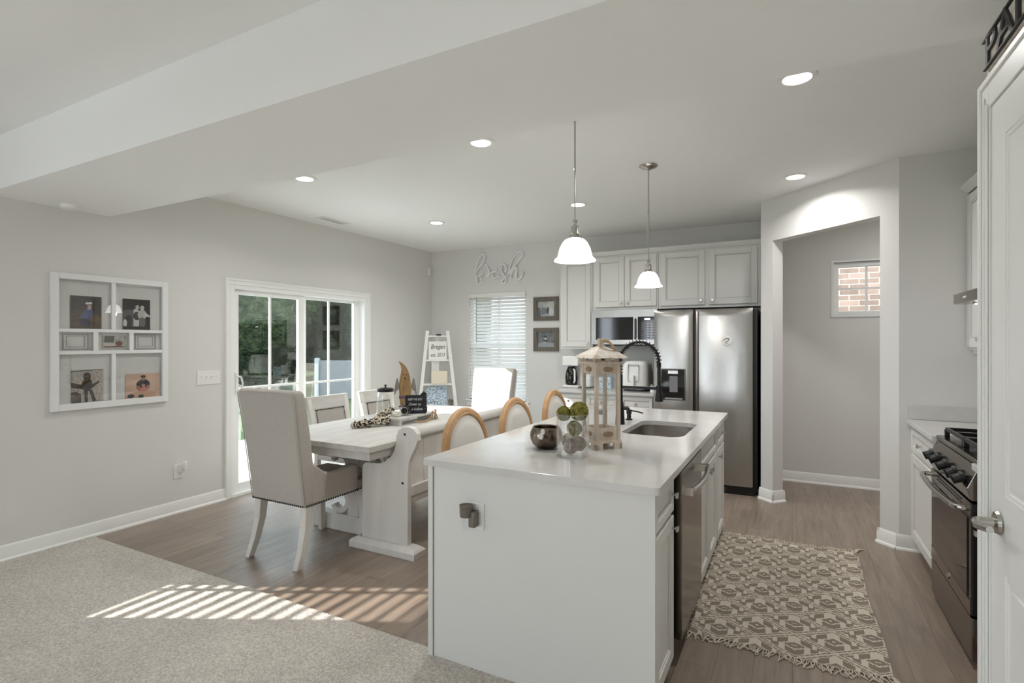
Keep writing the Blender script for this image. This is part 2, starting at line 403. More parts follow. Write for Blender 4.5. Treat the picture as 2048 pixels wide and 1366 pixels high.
def text_mesh(mb, body, size, fr, depth=0.004, mi=0, shear=0.0, align='CENTER', xs=1.0):
    """letters lying in the local x/z plane of frame fr, thickness along local y"""
    c = bpy.data.curves.new('t', 'FONT'); c.body = body; c.size = size; c.extrude = depth / 2; c.shear = shear; c.align_x = align; c.resolution_u = 4
    o = bpy.data.objects.new('t', c); COL.objects.link(o)
    bpy.context.view_layer.update()
    me = bpy.data.meshes.new_from_object(o.evaluated_get(bpy.context.evaluated_depsgraph_get()))
    vs = [fr @ Vector((v.co.x * xs, v.co.z, v.co.y)) for v in me.vertices]
    sv = mb.fr; mb.fr = None; mb.add(vs, [tuple(p.vertices) for p in me.polygons], mi); mb.fr = sv
    bpy.data.objects.remove(o); bpy.data.curves.remove(c); bpy.data.meshes.remove(me)
def wall_boxes(mb, axis, a0, a1, z0, z1, t0, t1, holes):
    """wall running along axis from a0..a1, thickness t0..t1, holes [(h0,h1,hz0,hz1)]"""
    xs = sorted({a0, a1, *[h[0] for h in holes], *[h[1] for h in holes]}); zs = sorted({z0, z1, *[h[2] for h in holes], *[h[3] for h in holes]})
    for i in range(len(xs) - 1):
        for j in range(len(zs) - 1):
            cx = (xs[i] + xs[i + 1]) / 2; cz = (zs[j] + zs[j + 1]) / 2
            if any(h[0] < cx < h[1] and h[2] < cz < h[3] for h in holes): continue
            if axis == 'y': mb.box(t0, t1, xs[i], xs[i + 1], zs[j], zs[j + 1])
            else: mb.box(xs[i], xs[i + 1], t0, t1, zs[j], zs[j + 1])
    return mb

# ================================================================== ROOM SHELL
XL = -4.62; YB = 6.27; XR = 1.375; ZC = 2.745; YC = 2.05; ZB = 2.408
A = Vector((-0.26, 5.44, 0)); B = Vector((0.66, 4.56, 0))
DX0, DX1, DZ1 = 3.15, 4.92, 1.985        # sliding door opening (y range, head)
LW = (0.66, 1.16, 0.60, 1.33)            # living-room side window (y, z)
WX0, WX1, WZ0, WZ1 = -3.985, -3.10, 0.66, 2.12

mb = MB(); mb.box(XL, 3.0, YC, YB, -0.1, 0.0); struct('floor', mb, PLANK, local=True)
mb = MB()
NX = 60
mb.box(XL, 3.0, -4.05, YC - 0.02, -0.1, 0.008)
mb.prism([(YC - 0.02, 0.008), (YC - 0.008, 0.006), (YC - 0.001, 0.001), (YC, -0.1), (YC - 0.02, -0.1)], XL, 3.0, 'x')
o = struct('floor_carpet', mb, CARPET, local=True)
o['label'] = 'beige cut pile carpet'
mb = MB(); mb.box(XL - 0.12, 3.0, -4.2, YB + 0.12, ZC, ZC + 0.12); struct('ceiling', mb, CEIL)
mb = MB(); mb.box(XL, 0.535, 1.445, 2.16, ZB, ZC); mb.box(0.535, XR, 2.147, 2.16, ZB, ZC); struct('ceiling_beam', mb, CEIL)
mb = MB(); wall_boxes(mb, 'y', -4.2, YB + 0.12, 0, ZC, XL - 0.12, XL, [(DX0, DX1, 0, DZ1), (LW[0], LW[1], LW[2], LW[3]), (-3.6, -2.2, .6, 2.2)])
struct('wall_left', mb, WALL)
mb = MB(); wall_boxes(mb, 'x', XL, 3.0, 0, ZC, YB, YB + 0.12, [(WX0, WX1, WZ0, WZ1), (0.37, 0.93, 1.72, 2.25)])
struct('wall_back', mb, WALL)
mb = MB(); wall_boxes(mb, 'x', XL, 3.0, 0, ZC, -4.2, -4.05, [(-3.9, -3.0, 0.7, 2.1), (-1.5, -0.7, 0.7, 2.1)])
struct('wall_front', mb, WALL)
mb = MB(); mb.box(XR, XR + 0.12, 2.147, 4.56, 0, ZC); struct('wall_right', mb, WALL)
mb = MB(); mb.box(3.0, 3.12, -4.2, YB + 0.12, 0, ZC); struct('wall_hall_end', mb, WALL)
# pantry block
mb = MB(); mb.box(0.535, 3.0, 0.7, 2.147, 0, ZC); struct('wall_pantry', mb, WALL)
# wall behind the range counter (parallel to the back wall) and side wall of the fridge alcove
mb = MB(); mb.prism([(0.66, 4.56), (3.0, 4.56), (3.0, 4.68), (0.66 + 0.05, 4.68)], 0, ZC, 'z'); struct('wall_range_end', mb, WALL)
mb = MB(); mb.prism([(-0.26, 5.44), (-0.26, YB), (-0.14, YB), (-0.14, 5.49)], 0, ZC, 'z'); struct('wall_fridge_side', mb, WALL)
# angled wall with the opening
L = (B - A).length; u = (B - A).normalized(); nrm = Vector((-u.y, u.x, 0)); nrm = nrm if nrm.y > 0 else -nrm
fr = Matrix(((u.x, nrm.x, 0, A.x), (u.y, nrm.y, 0, A.y), (0, 0, 1, 0), (0, 0, 0, 1)))
o0 = (Vector((-0.158, 5.343, 0)) - A).dot(u); o1 = (Vector((0.561, 4.655, 0)) - A).dot(u); oh = 2.365
mb = MB(fr); mb.box(0, o0, 0, 0.115, 0, ZC); mb.box(o1, L, 0, 0.115, 0, ZC); mb.box(o0, o1, 0, 0.115, oh, ZC)
struct('wall_angled', mb, WALL)
# baseboards with shoe moulding
def baseboard(mb, p, q, n, h=0.105, t=0.014):
    p = Vector((*p, 0)); q = Vector((*q, 0)); n = Vector((*n, 0)).normalized(); d = q - p; L = d.length; d.normalize()
    f = Matrix(((d.x, n.x, 0, p.x), (d.y, n.y, 0, p.y), (0, 0, 1, 0), (0, 0, 0, 1)))
    m = MB(f); prof = [(0, 0), (t + 0.014, 0), (t + 0.012, 0.012), (t + 0.004, 0.018), (t, 0.02), (t, h - 0.03), (t - 0.004, h - 0.02), (t - 0.004, h - 0.012), (0.003, h), (0, h)]
    m.prism(prof, 0, L, 'x'); mb.v, off = mb.v + m.v, len(mb.v); mb.f += [tuple(i + off for i in f_) for f_ in m.f]; mb.m += m.m
mb = MB(); baseboard(mb, (XL, -4.05), (XL, 3.09), (1, 0)); baseboard(mb, (XL, 4.98), (XL, YB), (1, 0)); struct('baseboard_left', mb, TRIM, smooth=True)
mb = MB(); baseboard(mb, (XL, YB), (-2.45, YB), (0, -1)); baseboard(mb, (-0.14, YB), (3.0, YB), (0, -1)); struct('baseboard_back', mb, TRIM, smooth=True)
mb = MB()
P0 = A; P1 = A + u * o0; P2 = A + u * o1; P3 = B
e = 0.0
baseboard(mb, (P0.x - u.x * 0.012, P0.y - u.y * 0.012), (P1.x + u.x * 0.014, P1.y + u.y * 0.014), (-nrm.x, -nrm.y))
baseboard(mb, (P1.x - nrm.x * 0.014, P1.y - nrm.y * 0.014), (P1.x + nrm.x * 0.129, P1.y + nrm.y * 0.129), (u.x, u.y))
baseboard(mb, (P2.x - nrm.x * 0.014, P2.y - nrm.y * 0.014), (P2.x + nrm.x * 0.129, P2.y + nrm.y * 0.129), (-u.x, -u.y))
baseboard(mb, (P2.x - u.x * 0.014, P2.y - u.y * 0.014), (P3.x - 0.01, P3.y + 0.0), (-nrm.x, -nrm.y))
baseboard(mb, (P3.x - 0.02, P3.y), (0.80, 4.56), (0, -1))
struct('baseboard_angled', mb, TRIM, smooth=True)

# ------------------------------------------------------------------ sliding patio door
GX = -4.66
t = bpy.data.objects.new('door_1', None); COL.objects.link(t); t.location = (XL, 4.03, 0); WL[t.name] = Vector(t.location); t['kind'] = 'structure'
mb = MB()    # casing
for (a, b, c, d) in ((3.09, 3.15, 0, 2.045), (4.92, 4.98, 0, 2.045)):
    mb.box(XL - 0.001, XL + 0.018, a, b, c, d - 0.06); mb.box(XL + 0.018, XL + 0.026, a if a < 4 else b - 0.02, a + 0.02 if a < 4 else b, c, d - 0.02)
mb.box(XL - 0.001, XL + 0.018, 3.09, 4.98, 1.985, 2.045); mb.box(XL + 0.018, XL + 0.026, 3.09, 4.98, 2.025, 2.045)
part('casing', mb, TRIM, t, bevel=0.003)
mb = MB()
mb.box(-4.76, -4.61, 3.15, 3.185, 0, 1.985); mb.box(-4.76, -4.61, 4.885, 4.92, 0, 1.985); mb.box(-4.76, -4.61, 3.185, 4.885, 1.945, 1.985); mb.box(-4.78, -4.60, 3.15, 4.92, 0, 0.03)
part('frame', mb, VINYL, t, bevel=0.002)
def sash(name, y0, y1, x0, x1, gy0, gy1, gz0, gz1, yv, zh):
    m = MB()
    m.box(x0, x1, y0, gy0, 0.03, 1.945); m.box(x0, x1, gy1, y1, 0.03, 1.945); m.box(x0, x1, gy0, gy1, 0.03, gz0); m.box(x0, x1, gy0, gy1, gz1, 1.945)
    s = part(name, m, VINYL, t, bevel=0.003)
    m = MB(); xm = (x0 + x1) / 2; m.box(xm - 0.003, xm + 0.003, gy0, gy1, gz0, gz1); part('pane', m, GLASS, s)
    m = MB(); m.box(xm - 0.009, xm + 0.009, yv - 0.011, yv + 0.011, gz0, gz1); m.box(xm - 0.0088, xm + 0.0088, gy0, gy1, zh - 0.011, zh + 0.011)
    part('muntin', m, VINYL, s, bevel=0.003)
    return s
sL = sash('sliding_panel', 3.185, 4.005, -4.675, -4.64, 3.245, 3.935, 0.115, 1.90, 3.598, 1.01)
sR = sash('fixed_panel', 3.985, 4.885, -4.735, -4.70, 4.085, 4.80, 0.115, 1.915, 4.42, 1.0)
mb = MB(); mb.box(-4.64, -4.622, 3.2, 3.225, 0.96, 1.16); mb.tube([(-4.625, 3.215, 1.13), (-4.575, 3.225, 1.12), (-4.56, 3.23, 1.06), (-4.575, 3.225, 1.0), (-4.625, 3.215, 0.99)], 0.008, 8)
part('door_handle', mb, WHITEP, t, smooth=True)
mb = MB(); mb.tube([(-4.655, 3.24, 1.05), (-4.63, 3.27, 1.03), (-4.62, 3.31, 0.99), (-4.62, 3.33, 0.93)], 0.005, 6); part('lock_lever', mb, VINYL, t, smooth=True)
mb = MB(); mb.box(XL - 0.008, XL + 0.008, 3.2, 3.28, 1.945, 1.962); part('sensor', mb, WHITEP, t, bevel=0.002)

# ------------------------------------------------------------------ dining window with blinds
t = bpy.data.objects.new('window_1', None); COL.objects.link(t); t.location = (-3.54, YB, WZ0); WL[t.name] = Vector(t.location); t['kind'] = 'structure'
mb = MB()
y0, y1 = YB + 0.06, YB + 0.1
for (a, b, c, d) in ((WX0, WX0 + .045, WZ0, WZ1), (WX1 - .045, WX1, WZ0, WZ1), (WX0 + .045, WX1 - .045, WZ0, WZ0 + .05), (WX0 + .045, WX1 - .045, WZ1 - .05, WZ1), (WX0 + .045, WX1 - .045, 1.385, 1.43), (-3.555, -3.53, WZ0 + .05, 1.385), (-3.555, -3.53, 1.43, WZ1 - .05)):
    mb.box(a, b, y0, y1, c, d)
part('window_frame', mb, VINYL, t, bevel=0.002)
mb = MB(); mb.box(WX0 + .03, WX1 - .03, YB + 0.078, YB + 0.084, WZ0 + .03, WZ1 - .03); part('pane', mb, GLASS, t)
mb = MB(); mb.box(WX0 - 0.04, WX1 + 0.045, YB - 0.045, YB + 0.06, WZ0 - 0.022, WZ0); mb.box(WX0 - 0.03, WX1 + 0.03, YB - 0.016, YB, WZ0 - 0.085, WZ0 - 0.022)
part('window_sill', mb, TRIM, t, bevel=0.003)
t = thing('window_blind', 'white horizontal slat blind covering the window beside the corner', 'blind', (-3.54, YB - 0.0, WZ0))
mb = MB(); mb.box(WX0 + .004, WX1 - .004, YB - 0.012, YB + 0.05, WZ1 - 0.06, WZ1 - 0.002); part('valance', mb, WHITEP, t, bevel=0.003)
mb = MB(); zz = WZ1 - 0.085; ang = math.radians(52); hw = 0.024
while zz > WZ0 + 0.04:
    c, s_ = math.cos(ang) * hw, math.sin(ang) * hw; yc = YB + 0.022
    mb.prism([(yc - c, zz - s_), (yc + c, zz + s_), (yc + c - 0.001, zz + s_ + 0.0028), (yc - c - 0.001, zz - s_ + 0.0028)], WX0 + .008, WX1 - .008, 'x')
    zz -= 0.0465
part('slats', mb, WHITEP, t)
mb = MB(); mb.box(WX0 + .008, WX1 - .008, YB + 0.0, YB + 0.045, WZ0 + 0.008, WZ0 + 0.028); part('bottom_rail', mb, WHITEP, t, bevel=0.002)
mb = MB()
for xx in (-3.86, -3.54, -3.22):
    for yy in (YB - 0.003, YB + 0.046): mb.box(xx - .0015, xx + .0015, yy - .0006, yy + .0006, WZ0 + .02, WZ1 - .06)
part('ladder_cords', mb, WHITEP, t)
mb = MB(); mb.tube([(-3.86, YB - 0.012, 2.07), (-3.86, YB - 0.014, 1.45)], 0.003, 6); part('tilt_wand', mb, GREYP, t)

# hall window
t = bpy.data.objects.new('window_2', None); COL.objects.link(t); t.location = (0.65, YB, 1.72); WL[t.name] = Vector(t.location); t['kind'] = 'structure'
mb = MB()
for (a, b, c, d) in ((.37, .41, 1.72, 2.25), (.89, .93, 1.72, 2.25), (.41, .89, 1.72, 1.76), (.41, .89, 2.205, 2.25)): mb.box(a, b, YB + .03, YB + .09, c, d)
part('window_frame', mb, VINYL, t, bevel=0.002)
mb = MB(); mb.box(.64, .66, YB + .05, YB + .07, 1.76, 2.205); mb.box(.41, .89, YB + .0505, YB + .0695, 1.975, 1.995); part('muntin', mb, VINYL, t)
mb = MB(); mb.box(.41, .89, YB + .058, YB + .062, 1.76, 2.205); part('pane', mb, GLASS, t)
mb = MB(); mb.box(.345, .955, YB - .012, YB + .03, 1.70, 1.72); mb.box(.345, .37, YB - .004, YB + .03, 1.72, 2.25); mb.box(.93, .955, YB - .004, YB + .03, 1.72, 2.25); mb.box(.345, .955, YB - .004, YB + .03, 2.25, 2.27)
part('window_sill', mb, TRIM, t, bevel=0.002)

# living-room side window: its blind throws the striped sunlight on the carpet
t = bpy.data.objects.new('window_3', None); COL.objects.link(t); t.location = (XL, 0.9, LW[2]); WL[t.name] = Vector(t.location); t['kind'] = 'structure'
mb = MB()
for (a, b, c, d) in ((LW[0], LW[0] + .03, LW[2], LW[3]), (LW[1] - .03, LW[1], LW[2], LW[3]), (LW[0], LW[1], LW[2], LW[2] + .03), (LW[0], LW[1], LW[3] - .03, LW[3])): mb.box(XL - .1, XL - .06, a, b, c, d)
mb.box(XL - .1, XL - .06, LW[1] - .115, LW[1] - .095, LW[2], LW[3])
part('window_frame', mb, VINYL, t)
t = thing('window_blind', 'white slat blind of the small living room window, outside the photo to the left', 'blind', (XL, .9, LW[2]))
mb = MB(); zz = LW[3] - .04
while zz > LW[2] + .03:
    mb.box(XL - .05, XL - .006, LW[0] + .003, LW[1] - .003, zz - .004, zz + .004); zz -= 0.0435
part('slats', mb, WHITEP, t)

# ------------------------------------------------------------------ outside
mb = MB(); mb.box(-60, -4.75, -30, 60, -0.35, -0.25); mb.box(-4.75, 30, YB + .13, 60, -0.35, -0.25); o = struct('ground_lawn', mb, GRASS)
mb = MB(); mb.box(-7.6, -4.75, 2.2, 6.0, -0.25, -0.08); struct('patio_slab', mb, CONC)
def tree(loc, h, r, label):
    t = thing('leafy_tree', label, 'tree', (loc[0], loc[1], -0.25), 'trees beyond the lawn')
    m = MB(); m.tube([(loc[0], loc[1], -.25), (loc[0] + .1, loc[1], h * .3), (loc[0], loc[1] + .1, h * .6)], [.22, .17, .1], 10); part('trunk', m, BARK, t, smooth=True)
    m = MB()
    for k_ in range(16):
        a = random.uniform(0, 2 * PI); q = random.uniform(0, r * .5); z = h * (.10 + .76 * (k_ + random.random()) / 16)
        m.ball((loc[0] + q * math.cos(a), loc[1] + q * math.sin(a), z), r * random.uniform(.42, .5), 18, jit=.12)
    part('crown', m, LEAF, t)
Fw = Vector((-math.sin(YAW), math.cos(YAW), 0)); Rw = Vector((math.cos(YAW), math.sin(YAW), 0))
for (d, s_, h, r) in ((18.5, -19.4, 8, 3.1), (18.5, -14, 9, 3.1), (18.5, -8.7, 8.5, 3.1), (18.5, -3.5, 8, 3.1), (24.8, -16.8, 12, 3.3), (24.8, -11.5, 12, 3.3), (24.8, -6.2, 11, 3.3)):
    p = Fw * d + Rw * s_; tree((p.x, p.y), h, r, 'dark leafy tree beyond the lawn behind the glass door')
t = thing('hedge', 'tall dark hedge filling the background behind the trees', 'hedge', (Fw * 33 + Rw * -8 + Vector((0, 0, -.25))))
m = MB()
for i in range(46):
    p = Fw * (33 + random.uniform(-.5, .5)) + Rw * (-25 + i * .62); m.ball((p.x, p.y, random.uniform(.8, 1.6)), 1.6, 14, jit=.1); m.ball((p.x, p.y, random.uniform(3.0, 4.2)), 1.7, 14, jit=.12); m.ball((p.x, p.y, random.uniform(5, 6.5)), 1.5, 14, jit=.12)
part('foliage', m, LEAF, t)
# white vinyl fence across the lawn
t = thing('vinyl_fence', 'low whitish fence across the lawn with shade painted grey, seen through the sliding door', 'fence', (-10.2, 11.6, -.25))
fa, fb = Vector((-11.86, 10.7, 0)), Vector((-8.5, 12.5, 0)); d = (fb - fa); Lf = d.length; d.normalize()
ff = Matrix(((d.x, -d.y, 0, fa.x), (d.y, d.x, 0, fa.y), (0, 0, 1, 0), (0, 0, 0, 1)))
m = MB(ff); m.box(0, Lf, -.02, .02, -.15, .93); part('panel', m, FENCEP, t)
for i in range(4):
    m = MB(ff); m.box(i * Lf / 3 - .06, i * Lf / 3 + .06, -.06, .06, -.25, 1.0); part('post', m, FENCEQ, t)
# neighbour's brick wall beyond the hall window, pale house beyond the dining window
mb = MB(); mb.box(-1.0, 6.0, 7.9, 8.2, -.25, 6.5); o = single('brick_house', 'brick side of the neighbouring house seen through the small hall window', 'house', mb, BRICK, local=True)
mb = MB(); mb.box(-7.5, -3.2, 13, 13.3, -.25, 4.5)
for i in range(24): mb.box(-7.5, -3.2, 12.98, 13.0, -.2 + i * .2, -.03 + i * .2)
single('pale_house', 'pale lap siding house behind the slat blind', 'house', mb, SIDING)

# ================================================================== KITCHEN helpers
UP = {'x-': ((0, -1, 0), (-1, 0, 0)), 'x+': ((0, 1, 0), (1, 0, 0)), 'y-': ((1, 0, 0), (0, -1, 0))}
def door_panel(fr, w_, h_, z0=0.0, rail=0.055, th=0.019):
    """framed cabinet door; local x 0..w, y outward, z z0..z0+h"""
    m = MB(fr); z1 = z0 + h_
    rail = min(rail, h_ * .3, w_ * .3)
    m.box(0, rail, 0, th, z0, z1); m.box(w_ - rail, w_, 0, th, z0, z1); m.box(rail, w_ - rail, 0, th, z0, z0 + rail); m.box(rail, w_ - rail, 0, th, z1 - rail, z1)
    b = .009
    m.box(rail, rail + b, 0, th - .005, z0 + rail, z1 - rail); m.box(w_ - rail - b, w_ - rail, 0, th - .005, z0 + rail, z1 - rail)
    m.box(rail + b, w_ - rail - b, 0, th - .005, z0 + rail, z0 + rail + b); m.box(rail + b, w_ - rail - b, 0, th - .005, z1 - rail - b, z1 - rail)
    g = .003
    m.box(rail + b, w_ - rail - b, 0, th - .013, z0 + rail + b, z1 - rail - b, 1)
    m.box(rail + b + g, w_ - rail - b - g, 0, th - .010, z0 + rail + b + g, z1 - rail - b - g, 0)
    return m
def knob(fr, x, z, parent, th=0.019):
    m = MB(fr); m.box(x - .004, x + .004, th, th + .016, z - .004, z + .004); m.box(x - .012, x + .012, th + .016, th + .027, z - .012, z + .012)
    return part('knob', m, CHROME, parent, bevel=0.0015)
def cab_door(fr, w_, h_, z0, parent, kx=None, kz=None, name='door'):
    d = part(name, door_panel(fr, w_, h_, z0), [CAB, CABD], parent, bevel=0.0025)
    if kx is not None: knob(fr, kx, kz, d)
    return d

# ------------------------------------------------------------------ back run: upper cabinets
YF = 5.92
def upper(name, label, x0, x1, z0, z1, doors, group='upper cabinets along the back wall'):
    t = thing(name, label, 'cabinet', ((x0 + x1) / 2, YB, z0), group)
    m = MB(); m.box(x0, x1, YF, YB - .001, z0, z1); part('cabinet_body', m, CAB, t, bevel=0.002)
    for (a, b, c, d, kx) in doors:
        f = frame((a, YF, 0), (1, 0, 0), (0, -1, 0)); cab_door(f, b - a, d - c, c, t, kx, c + .045)
    return t
upper('upper_cabinet', 'tall narrow grey upper cabinet at the left end of the run, beside the framed photos', -2.465, -2.06, 1.368, 2.44, [(-2.435, -2.08, 1.395, 2.415, .325)])
upper('upper_cabinet', 'grey two door upper cabinet directly above the microwave', -2.055, -1.303, 1.815, 2.44, [(-2.03, -1.682, 1.85, 2.42, .315), (-1.676, -1.32, 1.85, 2.42, .035)])
upper('upper_cabinet', 'grey two door upper cabinet directly above the refrigerator', -1.30, -.285, 1.815, 2.44, [(-1.275, -.82, 1.845, 2.42, .42), (-.775, -.315, 1.845, 2.42, .035)])
mb = MB(); mb.prism([(YF + .02, 2.4405), (YF - .005, 2.4405), (YF - .012, 2.452), (YF - .03, 2.468), (YF - .036, 2.487), (YF + .02, 2.487)], -2.49, -.275, 'x'); mb.box(-2.49, -.275, YF + .0, YB - .002, 2.4405, 2.46)
single('crown_moulding', 'grey crown moulding along the top of the back wall cabinets', 'moulding', mb, CAB, smooth=True)

# microwave
t = thing('microwave', 'stainless over the range style microwave hung under the two door cabinet', 'microwave', (-1.69, 5.9, 1.41))
mb = MB(); mb.box(-2.05, -1.3, 5.9, YB - .002, 1.42, 1.812); part('case', mb, STEELD, t, bevel=.004)
mb = MB(); mb.wprism([(-2.05, 1.42), (-1.3, 1.42), (-1.3, 1.812), (-2.05, 1.812)], [[(-2.0, 1.475), (-2.0, 1.725), (-1.57, 1.725), (-1.57, 1.475)]], 5.86, 5.9, 'y'); part('door', mb, STEEL, t, bevel=.004)
mb = MB(); mb.box(-2.0, -1.57, 5.868, 5.899, 1.475, 1.725); part('door_glass', mb, BLACKG, t)
mb = MB(); mb.box(-1.515, -1.3, 5.853, 5.86, 1.475, 1.73); part('control_panel', mb, BLACKG, t)
mb = MB(); mb.box(-1.44, -1.38, 5.8515, 5.853, 1.695, 1.712); part('clock_display', mb, DISPLAY, t)
mb = MB()
for i in range(4):
    for j in range(7): mb.box(-1.475 + i * .04, -1.455 + i * .04, 5.8515, 5.853, 1.49 + j * .028, 1.503 + j * .028)
part('keypad', mb, GREYP, t)
mb = MB(); mb.tube([(-1.545, 5.862, 1.71), (-1.545, 5.825, 1.70), (-1.545, 5.822, 1.6), (-1.545, 5.825, 1.5), (-1.545, 5.862, 1.485)], .011, 10); part('handle', mb, STEEL, t, smooth=True)
mb = MB(); mb.box(-2.03, -1.32, 5.88, 6.2, 1.405, 1.42); part('bottom_vent', mb, BLACKP, t)

# refrigerator
t = thing('refrigerator', 'stainless side by side refrigerator with ice dispenser', 'refrigerator', (-.79, 5.8, 0))
mb = MB(); mb.box(-1.245, -.29, 5.5, 6.2, .02, 1.765); part('body', mb, BLACKP, t, bevel=.005)
mb = MB(); mb.box(-1.235, -.31, 5.47, 5.52, 0.0, .075); part('kick_grille', mb, BLACKP, t)
def fr_door(x0, x1, hole=None):
    n = 16; pts = []
    for i in range(n + 1):
        q = i / n; pts.append((x0 + (x1 - x0) * q, 5.455 - .018 * math.sin(PI * q) ** .6))
    m = MB()
    zs = [.085, 1.70, 1.74, 1.76, 1.772]; ins = [0, 0, .004, .012, .03]
    rows = []
    for z, b in zip(zs, ins):
        rows.append([(x, min(y + b * (0.25 + 1.2 * math.sin(PI * (i / n))), 5.49), z) for i, (x, y) in enumerate(pts)])
    rows2 = [[(pts[0][0], 5.495, z), (pts[-1][0], 5.495, z)] for z in zs]
    v = []; f = []
    W = n + 1
    for r in rows: v += r
    for j in range(len(zs) - 1):
        for i in range(n): f.append((j * W + i, j * W + i + 1, (j + 1) * W + i + 1, (j + 1) * W + i))
    b0 = len(v)
    for r in rows2: v += r
    for j in range(len(zs) - 1):
        f.append((j * W, (j + 1) * W, b0 + 2 * (j + 1), b0 + 2 * j)); f.append((j * W + n, b0 + 2 * j + 1, b0 + 2 * (j + 1) + 1, (j + 1) * W + n))
        f.append((b0 + 2 * j, b0 + 2 * j + 1, b0 + 2 * j + 3, b0 + 2 * j + 2))
    f.append(tuple(range(W)) + (b0 + 1, b0)); T = (len(zs) - 1); f.append(tuple(T * W + i for i in range(W)) + (b0 + 2 * T + 1, b0 + 2 * T))
    m.add(v, f); return m
d1 = part('freezer_door', fr_door(-1.245, -.868), STEEL, t, smooth=True)
d2 = part('fridge_door', fr_door(-.84, -.33), STEEL, t, smooth=True)
mb = MB(); mb.box(-.868, -.84, 5.475, 5.5, .085, 1.765); part('door_gap', mb, BLACKP, t)
mb = MB(); mb.box(-.8365, -.815, 5.432, 5.456, .1, 1.75); part('handle_edge', mb, STEELD, d2, bevel=.004)
mb = MB(); mb.box(-1.175, -.935, 5.428, 5.437, .87, 1.185); dp = part('dispenser', mb, STEELD, d1, bevel=.003)
mb = MB(); mb.box(-1.168, -.942, 5.4265, 5.428, .877, 1.178); part('dispenser_recess', mb, BLACKG, d1)
mb = MB(); mb.box(-1.10, -1.0, 5.415, 5.427, 1.13, 1.168); part('dispenser_spout', mb, CHROME, d1, bevel=.004)
mb = MB(); mb.box(-1.085, -1.005, 5.419, 5.427, .95, 1.11); part('dispenser_paddle', mb, GREYP, d1, bevel=.004)
mb = MB(); mb.box(-1.13, -.96, 5.421, 5.427, .88, .895); part('drip_tray', mb, STEEL, d1)
mb = MB(); mb.lathe([(.048, 0), (.05, .002), (.046, .004), (0, .004)], (-.555, 5.4295, 1.46), 28, axis='y'); 
sx = mb; sx.v = [(a, 5.4295 - (b - 5.4295), c) for a, b, c in sx.v]
single('round_magnet', 'round pale magnet with a dark swirl stuck on the right fridge door', 'magnet', mb, [WHITEP], smooth=True)
mg = bpy.data.objects['round_magnet']
mb = MB(); mb.tube(catmull([(-.585, 5.424, 1.465), (-.56, 5.424, 1.485), (-.53, 5.424, 1.48), (-.545, 5.424, 1.462), (-.565, 5.424, 1.45), (-.55, 5.424, 1.438)], 4), .0035, 6); part('swirl', mb, GREYP, mg)

# back base cabinets + countertop
t = thing('base_cabinet', 'grey base cabinet with drawers under the back counter, left of the refrigerator', 'cabinet', (-1.84, YB, 0))
mb = MB(); mb.box(-2.40, -1.27, 5.57, YB - .001, .1, .884); mb.box(-2.39, -1.28, 5.64, YB - .01, 0, .1); part('cabinet_body', mb, CAB, t, bevel=.002)
for (a, b) in ((-2.385, -2.03), (-2.0, -1.65), (-1.62, -1.285)):
    f = frame((a, 5.57, 0), (1, 0, 0), (0, -1, 0)); d = part('drawer', door_panel(f, b - a, .14, .725, rail=.03), [CAB, CABD], t, bevel=.002); knob(f, (b - a) / 2, .795, d)
    cab_door(f, b - a, .56, .13, t, (b - a) - .04, .64)
mb = MB(); mb.box(-2.42, -1.265, YB - .02, YB - .002, .9152, 1.01); single('backsplash', 'low white quartz backsplash on the back counter', 'backsplash', mb, QUARTZ)
mb = MB(); mb.box(-2.42, -1.265, 5.53, YB - .001, .885, .915); single('back_countertop', 'white quartz countertop along the back wall, under the microwave', 'countertop', mb, QUARTZ, bevel=.003)

# coffee maker
cx, cy = -2.30, 5.93
t = thing('coffee_maker', 'white coffee maker with black carafe at the left end of the back counter', 'coffee maker', (cx, cy, .915))
mb = MB(); mb.box(cx - .1, cx + .1, cy - .12, cy + .1, .915, .945); mb.box(cx - .1, cx + .1, cy + .02, cy + .1, .945, 1.2); mb.box(cx - .1, cx + .1, cy - .12, cy + .1, 1.17, 1.285); part('housing', mb, WHITEP, t, bevel=.012)
mb = MB(); mb.lathe([(.055, .946), (.07, .96), (.075, 1.04), (.06, 1.12), (.045, 1.15), (.045, 1.165)], (cx - .01, cy - .05, 0), 24); part('carafe', mb, BLACKG, t, smooth=True)
mb = MB(); mb.tube([(cx + .04, cy - .1, 1.13), (cx + .07, cy - .15, 1.12), (cx + .07, cy - .15, 1.0), (cx + .045, cy - .11, .975)], .011, 8); part('carafe_handle', mb, WHITEP, t, smooth=True)
# air fryer
cx, cy = -1.52, 5.86
t = thing('air_fryer', 'white rounded air fryer on the back counter beside the refrigerator', 'air fryer', (cx, cy, .915))
def rr(cx, cy, hx, hy, r, n=5): return rrect(cx - hx, cx + hx, cy - hy, cy + hy, r, n)
mb = MB(); v = []; rows = [(.94, .135, .16), (1.0, .15, .17), (1.12, .148, .168), (1.2, .135, .155), (1.235, .11, .13), (1.243, .07, .09)]
P_ = [rr(cx, cy, a, b, min(a, b) * .55) for _, a, b in rows]; N = len(P_[0])
for (z, _, _), pp in zip(rows, P_): v += [(x, y, z) for x, y in pp]
f = [tuple(range(N))] + [(j * N + i, j * N + (i + 1) % N, (j + 1) * N + (i + 1) % N, (j + 1) * N + i) for j in range(len(rows) - 1) for i in range(N)] + [tuple((len(rows) - 1) * N + i for i in range(N))]
mb.add(v, f); part('housing', mb, WHITEP, t, smooth=True, angle=50)
mb = MB(); mb.prism(rr(cx, cy, .13, .155, .07), .915, .9405, 'z'); part('base', mb, BLACKP, t)
